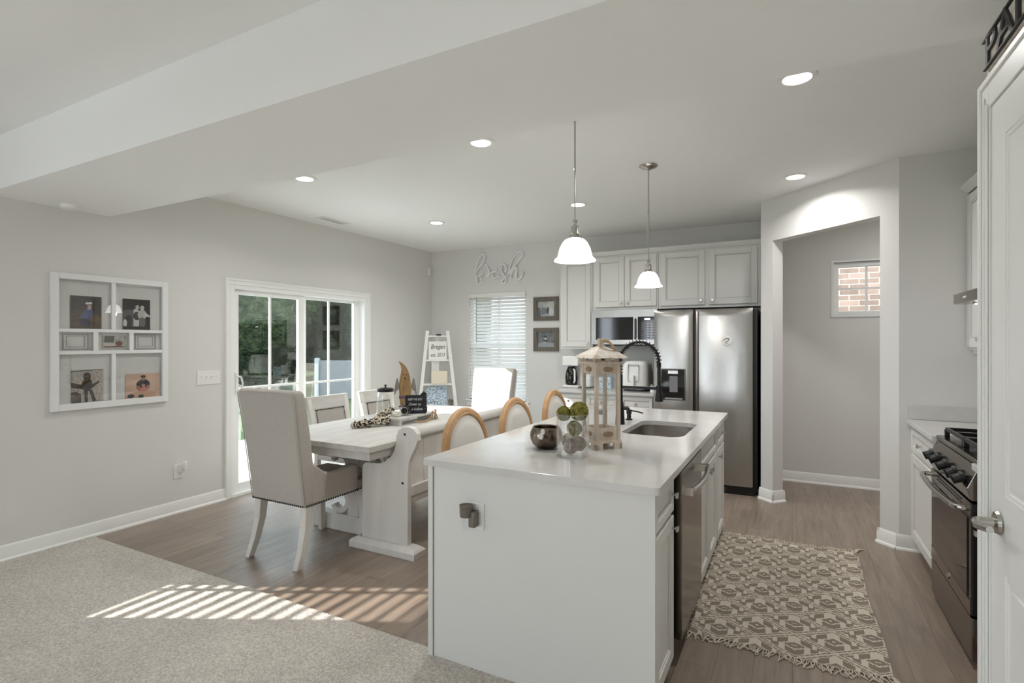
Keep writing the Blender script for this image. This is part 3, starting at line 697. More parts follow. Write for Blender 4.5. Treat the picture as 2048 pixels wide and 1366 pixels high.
mb = MB(); mb.wprism(rrect(cx - .06, cx + .06, 1.02, 1.21, .015, 3), [rrect(cx - .057, cx + .057, 1.023, 1.207, .013, 3)], cy - .176, cy - .16, 'y'); part('panel_outline', mb, GREYP, t)
mb = MB(); mb.box(cx - .018, cx + .018, cy - .215, cy - .165, .96, 1.09); part('handle', mb, WHITEP, t, bevel=.01)
# jars / boxes on the back counter
t = thing('lidded_jar', 'small white lidded jar between the air fryer and the refrigerator', 'jar', (-1.30, 5.72, .915))
mb = MB(); mb.lathe([(.036, .915), (.038, .97), (.036, .985)], (-1.31, 5.72, 0), 20); part('jar', mb, WHITEP, t, smooth=True)
mb = MB(); mb.lathe([(.04, .985), (.04, 1.0), (.01, 1.004)], (-1.31, 5.72, 0), 20); part('lid', mb, STEELD, t, smooth=True)
mb = MB(); mb.box(-1.335, -1.275, 5.84, 5.9, .915, 1.08); single('brown_canister', 'tall dark brown canister behind the small white jar', 'canister', mb, BROWN, bevel=.01)
mb = MB(); mb.box(-2.0, -1.82, 5.85, 5.97, .915, 1.05); o = single('tissue_box', 'blue and white box on the back counter, seen through the lantern', 'box', mb, [GLITTER], bevel=.006)
t = thing('toaster', 'small white toaster with dark trim between coffee maker and blue box', 'toaster', (-2.1, 5.9, .915))
mb = MB(); mb.box(-2.17, -2.05, 5.8, 6.02, .93, 1.08); part('housing', mb, WHITEP, t, bevel=.02)
mb = MB(); mb.box(-2.165, -2.055, 5.81, 6.01, .915, .932); part('base', mb, BLACKP, t)
mb = MB(); mb.box(-2.145, -2.125, 5.83, 5.99, 1.078, 1.082); mb.box(-2.095, -2.075, 5.83, 5.99, 1.078, 1.082); part('slots', mb, BLACKP, t)

# ------------------------------------------------------------------ right side run
XF = 0.735   # base cabinet faces
t = thing('base_cabinet', 'grey base cabinet between the range and the angled wall', 'cabinet', (1.05, 4.17, 0))
mb = MB(); mb.box(XF, XR - .001, 3.80, 4.558, .1, .884); mb.box(XF + .07, XR - .01, 3.81, 4.55, 0, .1); part('cabinet_body', mb, CAB, t, bevel=.002)
f = frame((XF, 4.48, 0), (0, -1, 0), (-1, 0, 0)); d = part('drawer', door_panel(f, .64, .14, .72, rail=.03), [CAB, CABD], t, bevel=.002); knob(f, .32, .79, d)
cab_door(f, .64, .565, .125, t, .59, .63)
t = thing('base_cabinet', 'grey base cabinet on the pantry side of the range', 'cabinet', (1.05, 2.6, 0))
mb = MB(); mb.box(XF, XR - .001, 2.149, 3.025, .1, .884); mb.box(XF + .07, XR - .01, 2.16, 3.02, 0, .1); part('cabinet_body', mb, CAB, t, bevel=.002)
for a in (2.99, 2.57):
    f = frame((XF, a, 0), (0, -1, 0), (-1, 0, 0)); d = part('drawer', door_panel(f, .40, .14, .72, rail=.03), [CAB, CABD], t, bevel=.002); knob(f, .2, .79, d); cab_door(f, .40, .565, .125, t, .05, .63)
mb = MB(); mb.box(.70, XR - .001, 3.795, 4.558, .885, .915); mb.box(.70, XR - .001, 4.538, 4.558, .9152, 1.01); mb.box(XR - .02, XR - .002, 3.795, 4.5375, .9152, 1.01)
single('side_countertop', 'white quartz countertop with backsplash between range and angled wall', 'countertop', mb, QUARTZ, bevel=.003)
mb = MB(); mb.box(.70, XR - .001, 2.149, 3.028, .885, .915); single('side_countertop', 'strip of white quartz countertop on the pantry side of the range', 'countertop', mb, QUARTZ, bevel=.003)
# upper cabinets on the right wall
def upper_r(label, y0, y1, z0):
    t = thing('upper_cabinet', label, 'cabinet', (XR, (y0 + y1) / 2, z0), 'upper cabinets on the range wall')
    m = MB(); m.box(1.045, XR - .001, y0, y1, z0, 2.44); m.box(1.06, XR - .001, y0 + .01, y1, z0 - .022, z0); part('cabinet_body', m, CAB, t, bevel=.002)
    n = 2 if y1 - y0 > .5 else 1; wd = (y1 - y0 - .03) / n
    for i in range(n):
        f = frame((1.045, y1 - .015 - i * wd, 0), (0, -1, 0), (-1, 0, 0)); cab_door(f, wd - .006, 2.42 - z0 - .02, z0 + .02, t, wd - .045 if i == 0 else .04, z0 + .07)
upper_r('grey upper cabinet beside the angled wall, left of the range hood', 3.81, 4.555, 1.395)
upper_r('short grey upper cabinet above the range hood', 3.03, 3.805, 1.83)
mb = MB(); mb.prism([(1.05, 2.4405), (1.03, 2.4405), (1.022, 2.452), (1.0, 2.468), (.995, 2.487), (1.05, 2.487)], 3.03, 4.556, 'y'); mb.box(1.04, XR - .002, 3.03, 4.556, 2.4405, 2.46)
single('crown_moulding', 'grey crown moulding on top of the range wall cabinets', 'moulding', mb, CAB, smooth=True)
# range hood
t = thing('range_hood', 'slim stainless range hood under the short cabinet', 'range hood', (1.09, 3.41, 1.66))
mb = MB(); mb.prism([(.80, 1.66), (XR - .002, 1.66), (XR - .002, 1.795), (1.0, 1.775), (.80, 1.715)], 3.035, 3.80, 'y'); part('canopy', mb, STEELD, t, bevel=.003)
mb = MB(); mb.cyl((.9, 3.66, 1.652), .04, .0079, 24); part('lamp', mb, EMW, t)
mb = MB(); mb.lathe([(.04, 0), (.048, 0), (.048, .006), (.04, .006)], (.9, 3.66, 1.654), 24, closed=True); part('lamp_ring', mb, CHROME, t)
mb = MB(); mb.box(.7975, .8, 3.55, 3.6, 1.683, 1.692); part('badge', mb, WHITEP, t)
# gas range
y0, y1 = 3.032, 3.792
t = thing('gas_range', 'stainless and black gas range with cast iron grates', 'range', (1.03, 3.41, 0))
mb = MB(); mb.box(.745, XR - .004, y0 + .003, y1 - .003, .03, .90); part('body', mb, BLACKP, t)
mb = MB(); mb.box(.70, .745, y0, y1, .035, .225); part('storage_drawer', mb, STEELD, t, bevel=.004)
mb = MB(); mb.box(.70, .745, y0, y1, .235, .735); od = part('oven_door', mb, BLACKG, t, bevel=.004)
mb = MB(); mb.box(.6975, .70, y0 + .01, y1 - .01, .235, .30); part('lower_trim', mb, STEELD, od)
mb = MB(); mb.box(.6975, .70, y0 + .01, y1 - .01, .68, .735); part('upper_trim', mb, STEELD, od)
mb = MB(); mb.box(.6955, .70, y0 + .05, y1 - .05, .305, .66); part('oven_window', mb, OVENG, od)
mb = MB()
for i in range(9): mb.box(.696, .6975, y0 + .14 + i * .055, y0 + .18 + i * .055, .70, .706); mb.box(.696, .6975, y0 + .14 + i * .055, y0 + .18 + i * .055, .716, .722)
part('door_vents', mb, BLACKP, od)
mb = MB(); mb.tube(catmull([(.70, y0 + .03, .705), (.655, y0 + .035, .705), (.64, y0 + .15, .705), (.632, (y0 + y1) / 2, .705), (.64, y1 - .15, .705), (.655, y1 - .035, .705), (.70, y1 - .03, .705)], 5), .013, 10); part('handle', mb, CHROME, od, smooth=True)
mb = MB(); mb.lathe([(0, 0), (.017, 0), (.017, .004)], (.693, (y0 + y1) / 2, .268), 20, axis='x'); part('round_badge', mb, CHROME, od)
mb = MB(); mb.prism([(.70, .745), (.745, .745), (.78, .915), (.725, .895), (.685, .80)], y0, y1, 'y'); part('control_panel', mb, STEELD, t, bevel=.003)
for k, yy in enumerate((y0 + .09, y0 + .21, (y0 + y1) / 2, y1 - .21, y1 - .09)):
    f = Matrix.Translation((.695, yy, .835)) @ Matrix.Rotation(math.radians(-115), 4, 'Y')
    m = MB(f); m.lathe([(.026, 0), (.026, .012), (.021, .014), (.019, .042), (.0, .044)], (0, 0, 0), 20); m.box(-.02, .02, -.006, .006, .02, .05); part('knob', m, BLACKP, t, smooth=True)
mb = MB(); mb.box(.72, XR - .006, y0 + .004, y1 - .004, .9, .925); part('cooktop', mb, STEELD, t, bevel=.006)
def grate(ya, yb):
    m = MB(); r = .007; z = .962
    for xx in (.765, .905, 1.03, 1.17, 1.29): m.box(xx - r, xx + r, ya, yb, z - .01, z + .01)
    for yy in (ya + r, (ya + yb) / 2, yb - r): m.box(.765, 1.29, yy - r, yy + r, z - .0101, z + .0101)
    for xx in (.765, 1.29):
        for yy in (ya + r, yb - r): m.box(xx - .011, xx + .011, yy - .011, yy + .011, .9255, z)
    part('grate', m, BLACKM, t, bevel=.002)
grate(y0 + .02, (y0 + y1) / 2 - .006); grate((y0 + y1) / 2 + .006, y1 - .02)
for xx in (.9, 1.17):
    for yy in (y0 + .2, y1 - .2): m = MB(); m.lathe([(.05, .9255), (.05, .935), (.035, .94), (.035, .945), (0, .946)], (xx, yy, 0), 20); part('burner', m, BLACKM, t, smooth=True)

# ------------------------------------------------------------------ pantry door, casing, sign
t = bpy.data.objects.new('door_2', None); COL.objects.link(t); t.location = (.53, 1.5, 0); WL[t.name] = Vector(t.location); t['kind'] = 'structure'
mb = MB()
mb.box(.517, .5349, 2.062, 2.149, 0, 2.15 + .09); mb.box(.5105, .517, 2.13, 2.149, 0, 2.24)
mb.box(.517, .5349, 1.02, 2.062, 2.15, 2.24); mb.box(.5105, .517, 1.02, 2.13, 2.222, 2.24)
mb.box(.5349, .56, 2.1475, 2.152, 0, 2.40)
mb.box(.517, .5349, .95, 1.035, 0, 2.24)
part('casing', mb, TRIM, t, bevel=.003)
mb = MB(); mb.box(.5105, .5165, 2.064, 2.078, 0, 2.16); mb.box(.5105, .5165, 2.095, 2.103, 0, 2.19); part('casing_bead', mb, TRIM, t, bevel=.003)
f = frame((.534, 2.058, 0), (0, -1, 0), (-1, 0, 0))
m = MB(f); W_ = 1.02; th = .012
m.box(0, W_, -.02, th - .006, .01, 2.145)
for (a, b, c, d) in ((0, .115, .01, 2.145), (W_ - .115, W_, .01, 2.145), (.115, W_ - .115, .01, .24), (.115, W_ - .115, .80, 1.02), (.115, W_ - .115, 2.03, 2.145)): m.box(a, b, th - .006, th, c, d)
for (c, d) in ((.24, .80), (1.02, 2.03)):
    for q0, q1, r_ in ((0, .012, .0035), (.03, .2, .0035)):
        a_, b_ = .115 + q0, W_ - .115 - q0
        if q0: m.box(a_, b_, th - .008, th - .006 + r_, c + q0, d - q0)
        else:
            m.box(a_, b_, th - .008, th - .006 + r_, c, c + q1); m.box(a_, b_, th - .008, th - .006 + r_, d - q1, d); m.box(a_, a_ + q1, th - .008, th - .006 + r_, c + q1, d - q1); m.box(b_ - q1, b_, th - .008, th - .006 + r_, c + q1, d - q1)
dl = part('door_leaf', m, TRIM, t)
mb = MB(); mb.lathe([(.032, 0), (.034, -.004), (.03, -.012), (.014, -.016), (.011, -.05)], (.522, 1.985, .935), 24, axis='x'); mb.tube(catmull([(.474, 1.985, .935), (.466, 1.975, .936), (.464, 1.95, .93), (.468, 1.90, .938), (.47, 1.865, .944)], 5), [.011] * 4 + [.010] * 8 + [.009] * 9, 10)
part('door_handle', mb, CHROME, dl, smooth=True)
t = thing('pantry_sign', 'dark metal PANTRY word sign with a white distressed strip above the pantry door', 'sign', (.52, 1.6, 2.27))
mb = MB(); f = frame((.508, 2.062, 2.262), (0, -1, 0), (-1, 0, 0)); text_mesh(mb, 'PANTRY', .135, f, .006, align='LEFT', xs=1.5); part('letters', mb, GRAPH, t)
mb = MB(); mb.box(.504, .512, 1.42, 2.078, 2.345, 2.351); mb.box(.504, .512, 1.42, 2.065, 2.258, 2.263); part('rails', mb, GRAPH, t)
mb = MB(); mb.box(.513, .5345, 1.42, 2.058, 2.252, 2.325); part('backing_strip', mb, LANTW, t)

# ================================================================== ISLAND
XI0, XI1 = -1.505, -.43; YI0, YI1 = 1.965, 4.315; XFc = -.474
mb = MB(); mb.wprism(rrect(XI0, XI1, YI0, YI1, .018, 4), [rrect(-.905, -.545, 3.06, 3.655, .085, 7)], .885, .915, 'z')
single('island_countertop', 'large white quartz countertop of the kitchen island', 'countertop', mb, QUARTZ, bevel=.003)
def isl_cab(name, label): return thing(name, label, 'cabinet', (-.8, 0, 0), None)
def isl_door(y0, y1, z0, z1, t, kx, kz, nm='door'):
    f = frame((XFc, y0, 0), (0, 1, 0), (1, 0, 0)); return cab_door(f, y1 - y0, z1 - z0, z0, t, kx, kz, nm)
XK = -1.10
# near cabinet
t = thing('island_cabinet', 'grey island cabinet with drawer and door nearest the camera, left of the dishwasher', 'cabinet', (-.8, 2.2, 0))
mb = MB(); mb.box(XK, XFc, 2.012, 2.445, .1, .8845); mb.box(XK + .01, XFc - .07, 2.02, 2.44, 0, .1); part('cabinet_body', mb, CAB, t)
mb = MB(); mb.box(XFc, XFc + .003, 2.375, 2.445, .1, .8845); part('gap_shade', mb, CABI, t)  # dark strip painted as the shaded gap beside the dishwasher
f = frame((XFc, 2.03, 0), (0, 1, 0), (1, 0, 0)); d = part('drawer', door_panel(f, .335, .148, .722, rail=.035), [CAB, CABD], t, bevel=.002); knob(f, .29, .80, d)
isl_door(2.03, 2.365, .085, .70, t, .30, .655)
# end panel
t = thing('island_end_panel', 'plain grey end panel of the island facing the carpet', 'panel', (-.97, 2.0, 0))
mb = MB(); mb.box(-1.46, -.452, 1.997, 2.011, 0, .8845); part('panel', mb, CAB, t)
mb = MB(); mb.box(-1.49, -1.464, 1.99, 2.25, 0, .8845); part('end_post', mb, CAB, t, bevel=.003)
mb = MB(); mb.box(-1.464, -1.46, 1.999, 2.01, 0, .884); part('groove', mb, CABI, t)
# back (knee) panel on the stool side
mb = MB(); mb.box(XK - .02, XK - .001, 2.013, 4.29, 0, .8845); single('island_back_panel', 'grey knee panel of the island on the stool side', 'panel', mb, CAB)
# dishwasher
t = thing('dishwasher', 'stainless dishwasher with a bar handle set into the island', 'dishwasher', (-.8, 2.76, 0))
mb = MB(); mb.box(XK + .02, XFc - .002, 2.465, 3.04, .1, .86); mb.box(XK + .02, XFc - .06, 2.47, 3.055, 0, .1); part('body', mb, BLACKP, t)
mb = MB(); mb.box(XFc - .001, XFc + .034, 2.468, 3.058, .105, .865); dd = part('door', mb, STEELD, t, bevel=.004)
mb = MB(); yy0, yy1 = 2.50, 3.02; xh = XFc + .034
mb.tube(catmull([(xh + .036, yy0 + .012, .775), (xh + .05, yy0 + .12, .775), (xh + .056, (yy0 + yy1) / 2, .775), (xh + .05, yy1 - .12, .775), (xh + .036, yy1 - .012, .775)], 5), .012, 10)
mb.box(xh - .002, xh + .045, yy0 - .012, yy0 + .028, .757, .793); mb.box(xh - .002, xh + .045, yy1 - .028, yy1 + .012, .757, .793)
part('handle', mb, CHROME, dd, smooth=True)
# sink base
t = thing('island_cabinet', 'grey two door sink base cabinet of the island, between dishwasher and last cabinet', 'cabinet', (-.8, 3.47, 0))
mb = MB(); mb.box(XK, XFc, 3.075, 3.86, .1, .66); mb.box(XFc - .02, XFc, 3.075, 3.86, .66, .8845); mb.box(XK + .01, XFc - .07, 3.08, 3.85, 0, .1); part('cabinet_body', mb, CAB, t)
f = frame((XFc, 3.095, 0), (0, 1, 0), (1, 0, 0)); part('false_drawer', door_panel(f, .745, .148, .722, rail=.035), [CAB, CABD], t, bevel=.002)
isl_door(3.095, 3.463, .085, .70, t, .33, .655); isl_door(3.472, 3.84, .085, .70, t, .035, .655)
# far cabinet
t = thing('island_cabinet', 'grey island cabinet with drawer and door at the refrigerator end', 'cabinet', (-.8, 4.07, 0))
mb = MB(); mb.box(XK, XFc, 3.862, 4.29, .1, .8845); mb.box(XK + .01, XFc - .07, 3.87, 4.28, 0, .1); part('cabinet_body', mb, CAB, t)
f = frame((XFc, 3.885, 0), (0, 1, 0), (1, 0, 0)); d = part('drawer', door_panel(f, .38, .148, .722, rail=.035), [CAB, CABD], t, bevel=.002); knob(f, .19, .80, d)
isl_door(3.885, 4.265, .085, .70, t, .05, .655)
mb = MB(); mb.box(-1.46, -.46, 4.291, 4.303, 0, .8845); single('island_end_panel', 'grey end panel of the island facing the refrigerator', 'panel', mb, CAB)
# sink
t = thing('kitchen_sink', 'undermounted stainless steel sink in the island', 'sink', (-.725, 3.36, .68))
def ring(z, ins, r): return [(x, y, z) for x, y in rrect(-.91 + ins, -.54 - ins, 3.055 + ins, 3.66 - ins, r, 7)]
rows = [ring(.8843, -.012, .09), ring(.8843, .0, .085), ring(.72, .008, .08), ring(.70, .02, .07), ring(.695, .05, .05), ring(.690, .15, .02)]
N = len(rows[0]); v = sum(rows, []); f = [(j * N + i, j * N + (i + 1) % N, (j + 1) * N + (i + 1) % N, (j + 1) * N + i) for j in range(5) for i in range(N)] + [tuple(5 * N + i for i in range(N))]
mb = MB(); mb.add(v, f); o = part('basin', mb, SINKM, t, smooth=True, angle=60)
mb = MB(); mb.lathe([(.045, .694), (.045, .697), (.03, .697), (.028, .693), (0, .692)], (-.725, 3.36, 0), 24); part('drain', mb, CHROME, t, smooth=True)
# faucet
fx, fy = -.995, 3.395
t = thing('pull_down_faucet', 'tall matte black spring faucet beside the island sink', 'faucet', (fx, fy, .915))
mb = MB(); mb.lathe([(.031, .915), (.03, .935), (.025, 1.03), (.022, 1.06), (.018, 1.065), (.017, 1.24), (0, 1.24)], (fx, fy, 0), 24); part('column', mb, BLACKM, t, smooth=True)
arc = [(fx, fy, 1.235), (fx, fy, 1.30)]
for k in range(13):
    a = PI - k * PI / 12; arc.append((fx + .125 + .125 * math.cos(a), fy, 1.325 + .125 * math.sin(a)))
arc += [(fx + .25, fy, 1.30), (fx + .252, fy, 1.16)]
arcs = catmull(arc[:-1], 4)
mb = MB(); mb.tube(catmull(arc, 4), .0085, 10); part('hose', mb, BLACKM, t, smooth=True)
mb = MB(); coil = []; Ls = [0]
for i in range(1, len(arcs)): Ls.append(Ls[-1] + (arcs[i] - arcs[i - 1]).length)
tot = Ls[-1] - .02; turns = 24; j = 0
for k in range(turns * 10):
    s_ = tot * k / (turns * 10)
    while Ls[j + 1] < s_: j += 1
    q = (s_ - Ls[j]) / (Ls[j + 1] - Ls[j]); p = arcs[j].lerp(arcs[j + 1], q); d = (arcs[j + 1] - arcs[j]).normalized(); n1 = Vector((0, 1, 0)); n2 = d.cross(n1); a = 2 * PI * k / 10
    coil.append(p + (n1 * math.cos(a) + n2 * math.sin(a)) * .0175)
mb.tube(coil, .0028, 5); part('spring', mb, BLACKM, t, smooth=True)
mb = MB(); mb.lathe([(.0145, 0), (.0145, .03)], (fx + .25, fy, 1.29), 16); mb.lathe([(.024, 1.075), (.026, 1.085), (.02, 1.13), (.015, 1.16), (.012, 1.17), (.011, 1.30)], (fx + .251, fy, 0), 20); part('spray_head', mb, BLACKM, t, smooth=True)
mb = MB(); mb.box(fx, fx + .245, fy - .006, fy + .006, 1.148, 1.166); mb.lathe([(.019, 1.14), (.019, 1.175)], (fx + .25, fy, 0), 16); part('support_arm', mb, BLACKM, t, bevel=.002)
mb = MB(); mb.lathe([(.012, 0), (.012, .035)], (fx + .02, fy, 1.02), 14, axis='x'); mb.tube([(fx + .05, fy, 1.02), (fx + .06, fy - .005, 1.0), (fx + .062, fy - .006, .965)], [.012, .010, .014], 10); part('lever', mb, BLACKM, t, smooth=True)
# soap dispenser
t = thing('soap_dispenser', 'small matte black soap pump between faucet and island far end', 'soap dispenser', (-.995, 3.61, .915))
mb = MB(); mb.lathe([(.024, .915), (.024, .922), (.014, .926), (.014, .955), (.018, .957), (.018, .985), (0, .987)], (-.995, 3.61, 0), 20); part('pump', mb, BLACKM, t, smooth=True)
mb = MB(); mb.tube([(-.98, 3.61, .979), (-.93, 3.60, .975), (-.895, 3.595, .968)], .005, 8); part('spout', mb, BLACKM, t, smooth=True)

# outlet with night light on the island end
t = thing('wall_outlet', 'white outlet plate on the island end panel', 'outlet', (-1.232, 1.997, .626))
mb = MB(); mb.box(-1.275, -1.19, 1.991, 1.9965, .628, .745); part('plate', mb, WHITEP, t, bevel=.002)
mb = MB()
for z in (.66, .712): mb.box(-1.25, -1.215, 1.9895, 1.991, z - .014, z + .014)
part('socket', mb, TRIM, t, bevel=.001)
t = thing('plug_in_warmer', 'small silver plug-in scent warmer in the island outlet', 'air freshener', (-1.245, 1.96, .63))
mb = MB(); mb.lathe([(.027, .69), (.029, .735), (.03, .74), (.027, .738), (.025, .735)], (-1.258, 1.955, 0), 20); part('shade', mb, PEWTER, t, smooth=True)
mb = MB(); mb.lathe([(.017, .635), (.022, .69), (0, .69)], (-1.258, 1.955, 0), 16); part('bulb_cup', mb, GLASSC, t, smooth=True)
mb = MB(); mb.box(-1.246, -1.212, 1.95, 1.989, .645, .715); part('plug', mb, PEWTER, t, bevel=.006)

# ------------------------------------------------------------------ lantern, vase, bowl
LC = Vector((-.866, 2.612, .915)); LA = math.radians(49.5)
t = thing('wooden_lantern', 'tall whitewashed wooden lantern with rope handle on the island', 'lantern', LC)
f = Matrix.Translation(LC) @ Matrix.Rotation(LA, 4, 'Z'); h = .072
m = MB(f)
for a in (-1, 1):
    for b in (-1, 1):
        x, y = a * (h + .006), b * (h + .006)
        m.box(min(x, x - a * .045), max(x, x - a * .045), min(y, y - b * .018), max(y, y - b * .018), 0, .032); m.box(min(x, x - a * .018), max(x, x - a * .018), min(y, y - b * .045), max(y, y - b * .045), 0.0002, .0318)
m.box(-h - .004, h + .004, -h - .004, h + .004, .030, .045); part('base', m, LANT, t, bevel=.002)
m = MB(f)
for a in (-1, 1):
    for b in (-1, 1):
        x0 = a * h - (0 if a < 0 else .018); y0_ = b * h - (0 if b < 0 else .018); m.box(x0, x0 + .018, y0_, y0_ + .018, .045, .425)
for z0, z1 in ((.045, .105), (.375, .425)):
    m.box(-h + .018, h - .018, -h + .003, -h + .013, z0, z1); m.box(-h + .018, h - .018, h - .013, h - .003, z0, z1); m.box(-h + .003, -h + .013, -h + .018, h - .018, z0, z1); m.box(h - .013, h - .003, -h + .018, h - .018, z0, z1)
part('frame', m, LANT, t, bevel=.0015)
m = MB(f); g = h - .008
m.box(-h + .018, h - .018, -g - .001, -g + .001, .105, .375); m.box(-h + .018, h - .018, g - .001, g + .001, .105, .375); m.box(-g - .001, -g + .001, -h + .018, h - .018, .105, .375); m.box(g - .001, g + .001, -h + .018, h - .018, .105, .375)
part('panes', m, GLASSC, t)
m = MB(f)
for z in (.075, .398):
    for s_ in (-1, 1):
        pts = [(.028 * math.cos(a) * (1 + .12 * math.cos(8 * a)), z + .013 * math.sin(a) * (1 + .12 * math.cos(8 * a))) for a in [2 * PI * i / 32 for i in range(32)]]
        m.prism(pts, s_ * (h - .003), s_ * (h + .001), 'y'); m.prism(pts, s_ * (h - .003), s_ * (h + .001), 'x')
part('carving', m, CARVE, t)
m = MB(f); m.box(-h - .01, h + .01, -h - .01, h + .01, .425, .435)
q = h - .005
m.wprism([(-q, .435), (q, .435), (q, .462), (-q, .462)], [[(-.04, .442), (-.015, .442), (-.015, .455), (-.04, .455)], [(.015, .442), (.04, .442), (.04, .455), (.015, .455)]], -q, -q + .006, 'y')
m.wprism([(-q, .435), (q, .435), (q, .462), (-q, .462)], [[(-.04, .442), (-.015, .442), (-.015, .455), (-.04, .455)], [(.015, .442), (.04, .442), (.04, .455), (.015, .455)]], q - .006, q, 'y')
m.wprism([(-q, .435), (q, .435), (q, .462), (-q, .462)], [[(-.03, .442), (.03, .442), (.03, .455), (-.03, .455)]], -q, -q + .006, 'x')
m.wprism([(-q, .435), (q, .435), (q, .462), (-q, .462)], [[(-.03, .442), (.03, .442), (.03, .455), (-.03, .455)]], q - .006, q, 'x')
part('top_frame', m, LANT, t)
m = MB(f); v = []; n = 40; rows = [(.098, .458, .004), (.085, .470, .002), (.05, .492, .001), (.022, .510, 0)]
for (r, z, sc_) in rows:
    for k in range(n):
        s4 = k / n * 4; sd_ = int(s4); q_ = s4 - sd_; c = [(-1, -1), (1, -1), (1, 1), (-1, 1)]; a = c[sd_]; b = c[(sd_ + 1) % 4]
        v.append(((a[0] + (b[0] - a[0]) * q_) * r, (a[1] + (b[1] - a[1]) * q_) * r, z - sc_ * abs(math.sin(q_ * PI * 4)) * 1.5))
ff_ = [(j * n + i, j * n + (i + 1) % n, (j + 1) * n + (i + 1) % n, (j + 1) * n + i) for j in range(3) for i in range(n)] + [tuple(range(n)), tuple(3 * n + i for i in range(n))]
m.add(v, ff_); part('roof', m, LANTW, t)
m = MB(f); m.box(-.02, .02, -.02, .02, .508, .516); m.box(-.013, .013, -.013, .013, .516, .552); part('finial', m, LANT, t, bevel=.002)
m = MB(); cpts = catmull([LC + Vector(p) for p in ((.012, -.012, .54), (.03, -.02, .545), (.05, -.018, .535), (.075, 0, .50), (.07, .015, .497), (.045, .012, .53), (.015, .01, .54))], 5); m.tube(cpts, .006, 7); part('rope_handle', m, ROPE, t, smooth=True)

t = thing('glass_vase', 'clear crackled glass cylinder vase in front of the lantern', 'vase', (-.915, 2.345, .915))
mb = MB(); mb.lathe([(.0, .916), (.075, .916), (.077, .925), (.077, 1.112), (.0735, 1.112), (.0735, .93), (.0, .926)], (-.915, 2.345, 0), 40); part('glass', mb, GLASSV, t, smooth=True)
mb = MB(); mb.tube([(-.915 + .0755 * math.cos(a), 2.345 + .0755 * math.sin(a), 1.112) for a in [2 * PI * i / 40 for i in range(40)]], .003, 6, closed=True); part('rim', mb, GLASSV, t, smooth=True)
def decball(loc, r, m_, label):
    b = MB(); b.ball(loc, r, 40, jit=.045); return single('moss_ball' if m_ is MOSS else 'twig_ball', label, 'decorative ball', b, m_, group='balls in the glass vase')
vx, vy = -.915, 2.345
decball((vx + .028, vy + .01, 1.125), .044, MOSS, 'large green moss ball resting on the vase rim, right one')
decball((vx - .040, vy - .012, 1.112), .035, MOSS, 'small green moss ball resting on the vase rim, left one')
decball((vx + .012, vy - .01, 1.045), .036, MOSS, 'mossy ball inside the vase just below the rim')
decball((vx - .022, vy + .012, .982), .036, TWIG, 'brown twig ball inside the vase, left of the middle')
decball((vx + .032, vy - .006, .976), .034, TWIG, 'brown twig ball inside the vase, right of the middle')
decball((vx + .002, vy - .034, .953 + .008), .032, TWIG, 'brown twig ball at the bottom front of the vase')
t = thing('metal_bowl', 'round mottled silver bowl left of the glass vase', 'bowl', (-1.10, 2.455, .915))
mb = MB(); mb.lathe([(0, .915), (.042, .915), (.068, .935), (.082, .965), (.082, .992), (.070, 1.018), (.066, 1.024), (.062, 1.02), (.074, .99), (.074, .967), (.06, .94), (0, .925)], (-1.10, 2.455, 0), 40); part('bowl', mb, BRONZE, t, smooth=True)
mb = MB(); f = frame((-1.085, 2.378, 0), (.85, .5, 0), (.5, -.85, 0)); mb.fr = f
mb.prism(smooth_poly([(-.024, .972), (.024, .972), (.017, .995), (.008, 1.004), (.011, 1.016), (0, 1.026), (-.011, 1.016), (-.008, 1.004), (-.017, .995)], 2), -.002, .003, 'y'); o = part('hang_tag', mb, WHITEP, t, label='small white duck shaped tag')
t = thing('white_canister', 'white canister with grey lid standing behind the lantern', 'canister', (-.985, 2.98, .915))
mb = MB(); mb.lathe([(.033, .915), (.035, .92), (.033, 1.03)], (-.985, 2.98, 0), 24); part('canister', mb, WHITEP, t, smooth=True)
mb = MB(); mb.lathe([(.03, 1.03), (.028, 1.055), (.012, 1.06), (.01, 1.062)], (-.985, 2.98, 0), 24); part('lid', mb, GREYP, t, smooth=True)

